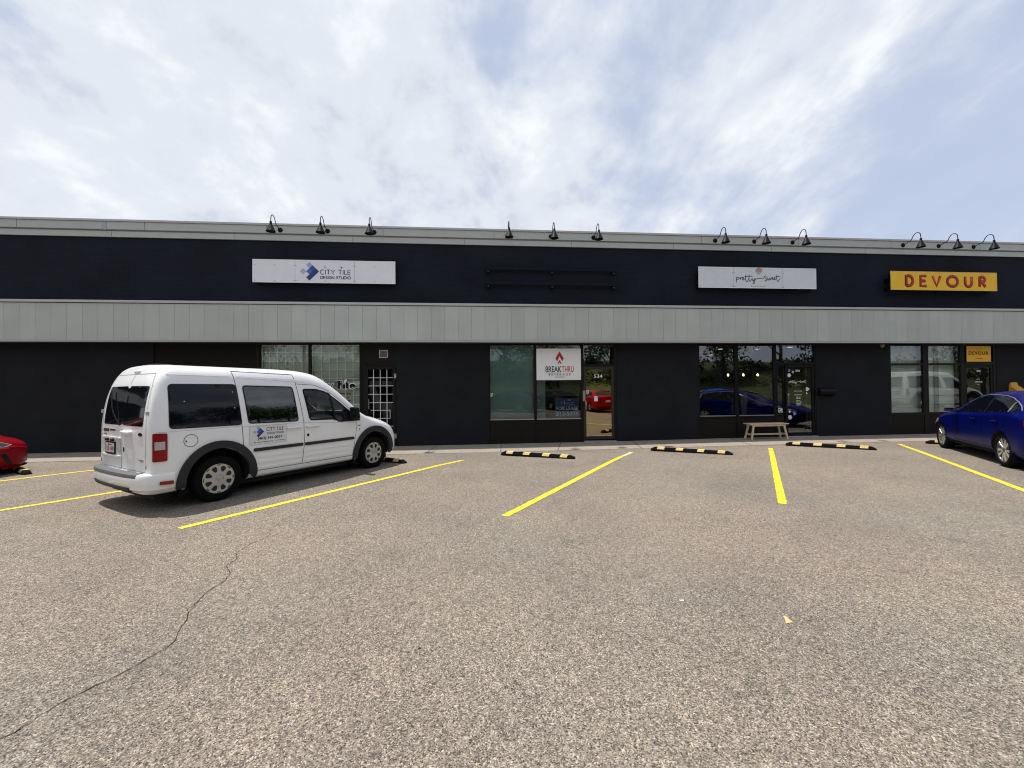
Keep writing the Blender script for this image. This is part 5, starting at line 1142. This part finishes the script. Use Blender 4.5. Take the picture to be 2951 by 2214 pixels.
    bp = sweep('rear_bumper', [(-.12, .535), (-.03, .533), (-.006, .524), (.004, .505), (.004, .405), (-.004, .385), (-.016, .325), (-.045, .298), (-.13, .290)], M_van)
    sweep('bumper_pad', [(-.10, .538), (-.03, .540), (.002, .528), (.008, .51), (.008, .484), (-.02, .482), (-.02, .53), (-.10, .53)], mat('bumper_grey', (.10, .10, .105), .6, bump=.2, bscale=150), lambda y: -.72 < y < .93, bp)
    sweep('lower_strip', [(-.02, .352), (.004, .350), (-.012, .305), (-.04, .292), (-.10, .288), (-.06, .32)], M_plastic, lambda y: -.62 < y < .80, bp)
    # front end
    fF = caster(tree, '+x')
    patch('grille', fF, round_poly([(-.36, .47), (.36, .47), (.36, .62), (-.36, .62)], .02), M_plastic, root, .004)
    for sg in (-1, 1): patch('headlight', fF, round_poly([(sg*.48, .66), (sg*.78, .70), (sg*.74, .86), (sg*.50, .80)], .03), M_clear, root, .005)
    # cabin
    if open_cab:
        for y in (-.36, .36):
            for x in (1.35, .55):
                st = MB(); st.prism([(x, .75), (x+.45, .78), (x+.45, .88), (x+.05, .90), (x-.09, 1.38), (x-.20, 1.36)], 'y', y-.24, y+.24); se = st.build('seat', mat('seat_cloth', (.05, .052, .055), .9), root, bevel=.03, weld=True)
                MB().box(x-.20, x-.10, y-.12, y+.12, 1.40, 1.56).build('headrest', mat('seat_cloth'), se, bevel=.03)
        MB().prism([(2.02, .7), (2.42, .7), (2.46, 1.0), (2.2, 1.08), (2.02, 1.0)], 'y', -.74, .74).build('dashboard', M_int, root, bevel=.02, weld=True)
        T = Matrix.Translation((1.93, .37, 1.07)) @ Matrix.Rotation(R(-65), 4, 'Y'); MB().tube([T @ Vector((.18*math.cos(a), .18*math.sin(a), 0)) for a in [2*math.pi*i/24 for i in range(25)]], .013, 6).build('steering_wheel', M_blackframe, root, smooth=True)
        mm = MB().box(1.93, 1.955, -.11, .11, 1.60, 1.665); mm.build('rear_view_mirror', M_blackframe, root, bevel=.01)
    if writing:
        mg = patch('magnetic_sign', fR, rect(.415, 1.01, .775, 1.062, .008), mat('magnet_white', (.68, .69, .70), .5), root, .0055)
        seam('magnet_edge', fR, rect(.415, 1.01, .775, 1.062, .008), mat('magnet_edge', (.42, .43, .45), .6), mg, .003, .0065, True)
        def vf(X, Z_, d): return fR(X, Z_, .007+d)
        uu = .0295; c0 = (.545, .975)
        for (pg, c), k in zip(logo[:5], range(5)):
            q = [((a-cx)/u*uu+c0[0], (b-cz)/u*uu+c0[1]) for a, b in pg]; patch('logo_tile', fR, q, mat('logo_%d' % k), mg, .008+.0004*k, 0, .02)
        text_at('lettering', 'CiTY TiLE', .675, .955, .975, 1.035, 0, mat('ink_blue_grey'), mg, fn=vf, thick=.001)
        text_at('lettering', 'DESIGN STUDIO', .68, .96, .925, .955, 0, mat('ink_blue_grey'), mg, fn=vf, thick=.001, bold=.005)
        text_at('lettering', '(403) 541-0017', .535, .935, .835, .892, 0, M_ink, mg, bold=.02, fn=vf, thick=.001)
        text_at('lettering', '5340 - 1st Street SE Calgary, AB  T2H 1J2', .475, .775, .800, .817, 0, M_ink, mg, fn=vf, thick=.001)
        text_at('lettering', 'www.citytile.ca', .81, .985, .806, .822, 0, M_ink, mg, fn=vf, thick=.001)
        # round T emblem on the shop glass seen through the cab is on the building, not here
    return root
VX, VY, VA = -4.4870, 6.9946, .96503
van = make_van(); van.location = (VX, VY, -.002); van.rotation_euler = (0, R(.35), VA)
van['label'] = 'white high-roof passenger van with shop lettering on its side, parked beside the barred door'

# ------------------------------------------------------------------ sedans
def sedan_net(hatch=False):
    lower = [(0,.20),(.74,.20),(.86,.25),(.905,.36),(.925,.62)]
    def st(x, up, k=1, lw=None, dz=0): return [Vector((x, y*k, min(z+dz, up[0][1]-.022*(5-j)) if j < 5 else z)) for j, (y, z) in enumerate(lower+up)]
    N = [st(-1.12, [(0,.90),(0,.96),(0,1.0),(0,1.03),(0,1.05),(0,1.07),(0,1.08)], 0, dz=.15),
         st(-1.11, [(.92,.88),(.9,.95),(.86,1.0),(.80,1.03),(.7,1.055),(.4,1.08),(0,1.09)], .5, dz=.12),
         st(-1.04, [(.93,.90),(.905,.97),(.87,1.02),(.80,1.055),(.70,1.075),(.4,1.10),(0,1.11)], .86, dz=.06),
         st(-.86, [(.93,.93),(.90,1.0),(.86,1.05),(.79,1.08),(.68,1.10),(.4,1.125),(0,1.135)], .96),
         st(-.55, [(.93,.98),(.89,1.06),(.84,1.12),(.77,1.17),(.66,1.215),(.4,1.26),(0,1.28)]),
         st(-.20, [(.93,.99),(.89,1.08),(.82,1.19),(.745,1.28),(.64,1.335),(.4,1.39),(0,1.41)]),
         st(.25, [(.928,.98),(.885,1.07),(.80,1.24),(.715,1.36),(.62,1.42),(.4,1.468),(0,1.485)]),
         st(.80, [(.928,.97),(.885,1.05),(.795,1.25),(.705,1.40),(.62,1.448),(.4,1.492),(0,1.508)]),
         st(1.30, [(.928,.955),(.885,1.03),(.80,1.21),(.715,1.365),(.63,1.42),(.4,1.468),(0,1.485)]),
         st(1.75, [(.927,.935),(.885,1.0),(.825,1.12),(.76,1.225),(.68,1.29),(.4,1.35),(0,1.37)]),
         st(2.15, [(.925,.91),(.89,.965),(.86,1.01),(.82,1.06),(.75,1.10),(.4,1.175),(0,1.20)]),
         st(2.50, [(.922,.87),(.89,.925),(.865,.955),(.83,.98),(.77,1.0),(.4,1.045),(0,1.06)]),
         st(2.97, [(.918,.80),(.885,.85),(.855,.88),(.81,.905),(.74,.925),(.4,.965),(0,.98)]),
         st(3.35, [(.90,.72),(.86,.77),(.82,.80),(.77,.82),(.69,.84),(.4,.88),(0,.895)], .955),
         st(3.62, [(.88,.64),(.85,.68),(.80,.71),(.74,.73),(.66,.745),(.4,.775),(0,.785)], .83, dz=.02),
         st(3.80, [(.85,.60),(.82,.63),(.76,.65),(.70,.665),(.62,.68),(.38,.70),(0,.71)], .60, dz=.05),
         st(3.87, [(.8,.58),(.76,.60),(.70,.61),(.64,.62),(.56,.63),(.3,.64),(0,.645)], .30, dz=.10),
         st(3.88, [(0,.57),(0,.585),(0,.595),(0,.605),(0,.612),(0,.62),(0,.625)], 0, dz=.16)]
    return N
def make_sedan(kind, paint, headlight_only=False):
    root = thing('parked_car', 'x', 'car')
    me = loft(sedan_net(), .08, 4); tree = bvh_of(me); fR, fL, fB, fT, fF = (caster(tree, k) for k in ('-y', '+y', '-x', '+z', '+x'))
    RX = Matrix.Rotation(R(90), 4, 'X'); cut = []
    for ax in (0, 2.97):
        for sg in (-1, 1):
            c = MB(); c.cur = 1; c.lathe([(0, sg*1.2), (.375, sg*1.2), (.375, sg*.58), (0, sg*.58)], 36, Matrix.Translation((ax, 0, .345)) @ RX); cut.append(c)
    body = cutaway(me, cut, [paint, M_black_in], 'body'); body.parent = root
    chrome = mat('window_chrome', (.5, .5, .5), .2, metal=.8)
    DLO_F = round_poly([(2.02, 1.005), (.72, 1.045), (.66, 1.39), (1.0, 1.402), (1.32, 1.355), (1.60, 1.24)], .03)
    DLO_B = round_poly([(.66, 1.05), (-.20, 1.09), (-.16, 1.29), (.08, 1.345), (.34, 1.385), (.60, 1.40)], .03)
    DLO_Q = round_poly([(-.245, 1.10), (-.52, 1.125), (-.37, 1.21), (-.205, 1.275)], .02)
    for f, sg in ((fL, 1), (fR, -1)):
        for q in (DLO_F, DLO_B, DLO_Q): patch('side_window', f, q, M_tint, root, .004)
        patch('pillar_cover', f, [(.652, 1.05), (.73, 1.047), (.665, 1.39), (.60, 1.40)], M_blackframe, root, .0055)
        patch('window_post', f, [(-.20, 1.09), (-.245, 1.095), (-.195, 1.285), (-.16, 1.29)], chrome, root, .0062)
        seam('window_trim', f, [(1.62, 1.25), (1.33, 1.372), (1.0, 1.418), (.62, 1.412), (.34, 1.40), (.06, 1.36), (-.22, 1.285), (-.40, 1.215), (-.56, 1.13)], chrome, root, .010, .006)
        seam('panel_gap', f, [(2.12, .96), (2.16, .70), (2.10, .35)], mat('car_gap_black', (.003, .003, .004), .9, spec=.05), root, .008); seam('panel_gap', f, [(.70, 1.04), (.72, .70), (.70, .33)], mat('car_gap_black', (.003, .003, .004), .9, spec=.05), root, .008); seam('panel_gap', f, [(-.22, 1.08), (-.18, .85), (.20, .62), (.33, .35)], mat('car_gap_black', (.003, .003, .004), .9, spec=.05), root, .008); seam('panel_gap', f, [(.33, .345), (2.10, .345)], mat('car_gap_black', (.003, .003, .004), .9, spec=.05), root, .008)
        patch('sill_trim', f, round_poly([(.42, .235), (2.55, .235), (2.55, .30), (.42, .30)], .01), mat('sill_dark', (.006, .006, .009), .8, spec=.08), root, .010, .012)
        for a in (.05, 1.18):
            p0, p1 = f(a, .905, .022), f(a-.20 if a > 1 else a+.2, .905, .022); MB().tube(catmull([p0-Vector((0, sg*.02, 0)), p0, p1, p1-Vector((0, sg*.02, 0))], 4), .013, 8).build('door_handle', paint, root, smooth=True)
        patch('side_marker', f, round_poly([(3.40, .60), (3.54, .60), (3.54, .635), (3.40, .635)], .006), mat('marker_red'), root, .008, .006, .04)
        T = Matrix.Translation((1.90, sg*1.04, 1.045))
        mi = MB().add([T @ Vector((a, b*sg, c)) for a, b, c in [(-.05, -.10, -.055), (.10, -.08, -.05), (.09, .10, -.03), (-.05, .12, -.03), (-.05, -.10, .06), (.07, -.07, .055), (.06, .08, .05), (-.05, .12, .055)]], [(0, 3, 2, 1), (4, 5, 6, 7), (0, 1, 5, 4), (1, 2, 6, 5), (2, 3, 7, 6), (3, 0, 4, 7)]).build('side_mirror', mat('mirror_shell_%s' % kind, tuple(v*.4 for v in paint['rgb']), .3, coat=.6), root, bevel=.02, weld=True)
        MB().add([T @ Vector((a, b*sg, c)) for a, b, c in [(-.053, -.08, -.038), (-.053, .10, -.018), (-.053, .10, .04), (-.053, -.08, .045)]], [(0, 1, 2, 3)]).build('mirror_glass', mat('mirror_glass_dim', (.35, .38, .38), .05, metal=1), mi)
        MB().beam((1.95, sg*.88, 1.0), (1.93, sg*.97, 1.02), .06, .03).build('mirror_arm', M_blackframe, mi)
        for ax in (0, 2.97): wheel(root, ax, sg*.80, .335, .215, 'alloy')
        MB().box(2.545, 2.56, min(sg*.76, sg*.91), max(sg*.76, sg*.91), .15, .34).build('mud_flap', M_rubber, root); MB().box(-.43, -.415, min(sg*.76, sg*.91), max(sg*.76, sg*.91), .15, .34).build('mud_flap', M_rubber, root)
        hl = patch('headlight', f, round_poly([(3.00, .765), (3.22, .778), (3.42, .735), (3.60, .665), (3.48, .632), (3.18, .665)], .03), M_clear, root, .006, .01, .04)
        patch('headlight_liner', f, round_poly([(3.40, .728), (3.48, .705), (3.57, .665), (3.47, .645), (3.38, .665)], .02), mat('lamp_dark', (.06, .065, .06), .2), hl, .0075, 0, .04)
        patch('fog_recess', f, round_poly([(3.42, .50), (3.50, .51), (3.60, .30), (3.53, .28)], .02), M_blackframe, root, .005, 0, .04)
        patch('tail_light', f, round_poly([(-1.08, .80), (-.80, .86), (-.78, .95), (-1.06, .99)], .02), M_redlens, root, .006, .008, .04)
    def topf(a, b, d): return fT(a, b, d)
    patch('windshield', topf, round_poly([(2.36, -.66), (2.46, 0), (2.36, .66), (1.50, .56), (1.42, 0), (1.50, -.56)], .05), M_tint, root, .004)
    patch('rear_glass', topf, round_poly([(-.72, -.62), (-.78, 0), (-.72, .62), (-.05, .54), (.02, 0), (-.05, -.54)], .05), M_tint, root, .004)
    seam('panel_gap', topf, [(2.55, -.74), (3.2, -.66), (3.5, -.52), (3.62, 0), (3.5, .52), (3.2, .66), (2.55, .74)], mat('car_gap_black', (.003, .003, .004), .9, spec=.05), root, .008)
    for sg in (-1, 1):
        patch('tail_light', fB, round_poly([(sg*.45, .88), (sg*.85, .84), (sg*.85, .97), (sg*.48, .985)], .02), M_redlens, root, .008, .01, .05)
    patch('license_plate', fB, rect(-.16, .16, .72, .84, .006), mat('plate_white'), root, .008, .006)
    patch('lower_bumper', fB, rect(-.70, .70, .28, .42, .03), M_blackframe, root, .004)
    g1 = patch('grille', fF, round_poly([(-.30, .46), (.30, .46), (.24, .575), (-.24, .575)], .03), M_blackframe, root, .008); patch('lower_grille', fF, round_poly([(-.34, .28), (.34, .28), (.30, .40), (-.30, .40)], .04), M_blackframe, root, .006)
    MB().box(-.8, 3.5, -.70, .70, .17, .21).build('underbody', M_black_in, root)
    if kind == 'red':
        mb = MB(); P_ = []
        for i in range(17):
            a = R(-62+i*124/16); P_.append((3.06+.82*math.cos(a), .90*math.sin(a)))
        vs = []
        for x, y in P_: vs += [(x-.12, y*.93, .26), (x-.01, y, .235), (x+.03, y*1.01, .205), (x-.12, y*.93, .17)]
        mb.add(vs, [(i*4+j, (i+1)*4+j, (i+1)*4+(j+1) % 4, i*4+(j+1) % 4) for i in range(16) for j in range(4)]).build('front_lip', paint, root, smooth=True, weld=True, angle=40)
    return root
def paint(name, col, rough=.25): m = mat(name, col, rough, coat=.05, spec=.07); m['rgb'] = col; return m
P_blue = paint('blue_car_paint', (.0004, .0028, .078), .3); P_red = paint('red_car_paint', (.22, .004, .010)); 
blue = make_sedan('blue', P_blue)
HB = math.atan2(9.727-7.274, 12.123-10.432)
blue.location = (11.105, 6.84, -.003); blue.rotation_euler = (0, R(.2), HB); blue['label'] = 'glossy dark blue sedan cut by the right frame edge, nose towards the restaurant windows'
blue['group'] = 'sedans parked nose-in'
red = make_sedan('red', P_red)
red['label'] = 'nose of a bright red car entering from the left frame edge'
red['group'] = 'sedans parked nose-in'
ra = R(54); red.rotation_euler = (0, R(.4), ra); nose = Vector((-9.42, 9.44, 0)); red.location = nose-Vector((math.cos(ra), math.sin(ra), 0))*3.72+Vector((-math.sin(ra), math.cos(ra), 0))*.36; red.location.z = -.05

# vehicles standing behind and beside the camera; the shop glass mirrors them
def recolour(root, old, new):
    for o in [root]+list(root.children_recursive):
        for s_ in o.material_slots:
            if s_.material == old: s_.link = 'OBJECT'; s_.material = new
def park(src, old, col, nm, loc, rz, label, grp):
    c = copy_tree(src); c.location = loc; c.rotation_euler = (0, 0, rz); c['label'] = label; c['group'] = grp; 
    if col: recolour(c, old, paint(nm, col))
    return c
GRP = 'cars parked in the row behind the photographer'
park(blue, P_blue, (.012, .10, .75), 'bright_blue_paint', (16.2, -2.6, 0), R(8), 'bright blue sedan reflected in the bakeshop windows', GRP)
park(blue, P_blue, (.012, .016, .022), 'black_car_paint', (3.4, -3.4, 0), R(215), 'dark sedan reflected in the teal window', GRP)
park(blue, P_blue, (.03, .033, .035), 'grey_car_paint', (6.4, -5.2, 0), R(250), 'grey sedan reflected beside the for lease board', GRP)
park(red, P_red, (.30, .004, .008), 'bright_red_paint', (8.5, -1.9, 0), R(-91), 'red car whose tail is reflected in the door numbered 534', GRP)
wv = make_van(False, False); wv.location = (31.5, -2.5, 0); wv.scale = (1.3, 1.3, 1.32); wv.rotation_euler = (0, 0, R(4)); wv['label'] = 'plain white van reflected in the restaurant windows'; wv['group'] = GRP

# ------------------------------------------------------------------ trees behind the photographer (mirrored in the glass)
M_leaf = mat('leaf_green', (.055, .105, .028), .6, noise=.3, nscale=3); M_bark = mat('bark', (.07, .055, .042), .9, noise=.2, nscale=20)
def make_tree(seed, h):
    rr = random.Random(seed); t = thing('tree', 'x', 'tree')
    mb = MB(); mb.tube([(0, 0, 0), (.06, .03, h*.3), (-.05, .05, h*.6), (0, 0, h*.9)], [.2, .15, .09, .03], 8); cl = []
    for i in range(11):
        a = rr.uniform(0, 6.28); z = h*rr.uniform(.3, .75); r_ = h*rr.uniform(.18, .32); p = Vector((r_*math.cos(a), r_*math.sin(a), z+h*.14)); mb.tube([(0, 0, z-h*.06), p*.5+Vector((0, 0, z*.5)), p], [.07, .045, .015], 6); cl.append(p)
    mb.build('trunk', M_bark, t, smooth=True)
    cl += [Vector((rr.uniform(-1, 1)*h*.2, rr.uniform(-1, 1)*h*.2, h*rr.uniform(.55, .98))) for _ in range(16)]; lf = MB()
    for c in cl:
        R_ = h*rr.uniform(.11, .19)
        for _ in range(230):
            d = Vector((rr.gauss(0, 1), rr.gauss(0, 1), rr.gauss(0, .8))); d = d.normalized()*R_*rr.uniform(.35, 1)**.6; p = c+d; s_ = rr.uniform(.10, .2)
            q = Matrix.Rotation(rr.uniform(0, 6.28), 3, Vector((rr.uniform(-1, 1), rr.uniform(-1, 1), rr.uniform(-1, 1))).normalized())
            lf.add([p+q @ Vector(v) for v in ((-s_, 0, 0), (0, -s_*.5, 0), (s_, 0, 0), (0, s_*.5, s_*.2))], [(0, 1, 2, 3)])
    lf.build('crown', M_leaf, t); return t
t1, t2 = make_tree(1, 9), make_tree(2, 11)
TL = ['far left', 'left', 'third', 'fourth', 'fifth', 'sixth', 'seventh', 'eighth', 'ninth', 'tenth', 'eleventh', 'twelfth', 'thirteenth', 'fourteenth']
for i in range(14):
    src = (t1, t2)[i % 2]; t = src if i < 2 else copy_tree(src); rr = random.Random(i+50)
    t.location = (-34+i*6.0+rr.uniform(-1, 1), -15+rr.uniform(-2.5, 1), 1.2); t.rotation_euler = (0, 0, i*1.3); k = rr.uniform(.85, 1.15); t.scale = (k, k, k); t['label'] = 'leafy tree behind the lot, %s from the left, mirrored in shop glass' % TL[i]; t['group'] = 'row of trees behind the lot'

for i, (x, y, k) in enumerate(((44, -7, 1.0), (47, -1, .9), (50, 5, 1.05), (46, 10.5, .85), (56, 1, 1.2))):
    t = copy_tree((t1, t2)[i % 2]); t.location = (x, y, 0); t.scale = (k, k, k); t.rotation_euler = (0, 0, i*2.1); t['group'] = 'trees at the right end of the lot'
    t['label'] = 'leafy tree at the right end, %s, mirrored in van windows' % ('nearest the bank', 'second from the bank', 'third from the bank', 'closest to the building', 'tallest and farthest')[i]
M_grass = mat('grass_bank_green', (.055, .070, .020), .9, noise=.45, nscale=2.5, bump=.5, bscale=30)
mb = MB(); gx_ = [-120+i*4 for i in range(64)]; gy_ = [(-9, -.05), (-10, .35), (-12, 1.2), (-15, 2.4), (-19, 3.8), (-24, 4.8), (-32, 5.2), (-60, 5.2)]
vs = [(x, y+.5*math.sin(x*.7+y), z+.18*math.sin(x*.43+y*1.3)*min(1, z)) for y, z in gy_ for x in gx_]; k = len(gx_)
mb.add(vs, [(j*k+i, j*k+i+1, (j+1)*k+i+1, (j+1)*k+i) for j in range(len(gy_)-1) for i in range(k-1)])
tag(mb.build('grass_bank', M_grass, smooth=True), kind='structure')
# shrubs on the bank, one mass seen only as a mirrored green blur
mb = MB(); rr = random.Random(77)
for _ in range(170):
    c = Vector((rr.uniform(-45, 55), rr.uniform(-24, -13), 0)); c.z = pchip([-24, -19, -15, -12], [4.6, 3.6, 2.2, 1.1], c.y); R_ = rr.uniform(.7, 1.5)
    for _ in range(55):
        d = Vector((rr.gauss(0, 1), rr.gauss(0, 1), abs(rr.gauss(0, 1)))).normalized()*R_*rr.uniform(.5, 1); s_ = rr.uniform(.14, .3)
        q = Matrix.Rotation(rr.uniform(0, 6.28), 3, Vector((rr.uniform(-1, 1), rr.uniform(-1, 1), rr.uniform(-1, 1))).normalized())
        mb.add([c+d+q @ Vector(v) for v in ((-s_, 0, 0), (0, -s_*.5, 0), (s_, 0, 0), (0, s_*.5, s_*.2))], [(0, 1, 2, 3)])
tag(mb.build('undergrowth', mat('shrub_green', (.032, .052, .018), .7, noise=.4, nscale=1.5)), 'dense green undergrowth covering the grass bank behind the lot', 'shrubs', kind='stuff')

# grit and dead leaves blown against the foot of the wall and the wheel stops
mb = MB(); rr = random.Random(21)
for i in range(620):
    if i < 430: x = rr.uniform(-12, 19); y = WALL_Y-.01-abs(rr.gauss(0, .10))-.01
    elif i < 520: x = rr.uniform(-12, 19); y = rr.gauss(SW0, .05)
    else: x = rr.uniform(-9, 12); y = rr.uniform(2.2, 10.6)
    z = gz(x, y)+.006; r_ = rr.uniform(.004, .013) if i < 520 else rr.uniform(.003, .008); a = rr.uniform(0, 6.28); c, s2 = math.cos(a)*r_, math.sin(a)*r_; mb.cur = rr.choice((0, 0, 1, 2))
    mb.add([(x+c*1.5, y+s2*1.5, z), (x-s2, y+c, z), (x-c*1.3, y-s2*1.3, z), (x+s2, y-c, z), (x, y, z+r_*.9)], [(0, 1, 4), (1, 2, 4), (2, 3, 4), (3, 0, 4)])
tag(mb.build('grit', [mat('grit_grey', (.22, .20, .18), .9), mat('grit_dark', (.05, .042, .036), .9), mat('grit_tan', (.40, .30, .18), .9)]), 'loose grit and leaf scraps along the foot of the shopfronts', 'grit', kind='stuff')

# ------------------------------------------------------------------ litter
o = tag(MB().add([(-.055, -.05, .006), (.0, -.045, .004), (.012, -.065, .02), (.02, .045, .024), (.004, .06, .010), (-.008, .02, .004)], [(0, 1, 5), (1, 2, 3, 5), (5, 3, 4)]).build('fallen_leaf', mat('dry_leaf', (.62, .42, .20), .7)), 'dry tan fallen leaf lying alone on the asphalt', 'leaf'); o.location = (2.14, 2.72, 0); o.scale = (.62, .7, .7)
o = tag(MB().add([(-.03, -.01, .004), (.03, -.012, .006), (.034, .012, .012), (-.028, .012, .006)], [(0, 1, 2, 3)]).build('paper_scrap', M_white), 'tiny white paper scrap on the asphalt beyond the dry leaf', 'litter'); o.location = (1.55, 3.05, 0); o.scale = (.5, .5, .5)
o = tag(MB().lathe([(0, 0), (.014, 0), (.016, .008), (.006, .014), (0, .014)], 7).build('pebble', mat('dark_pebble', (.03, .028, .026), .9)), 'dark pebble on the asphalt in the middle of the lot', 'pebble'); o.location = (-.36, 2.66, 0); o.scale = (.55, .55, .6)
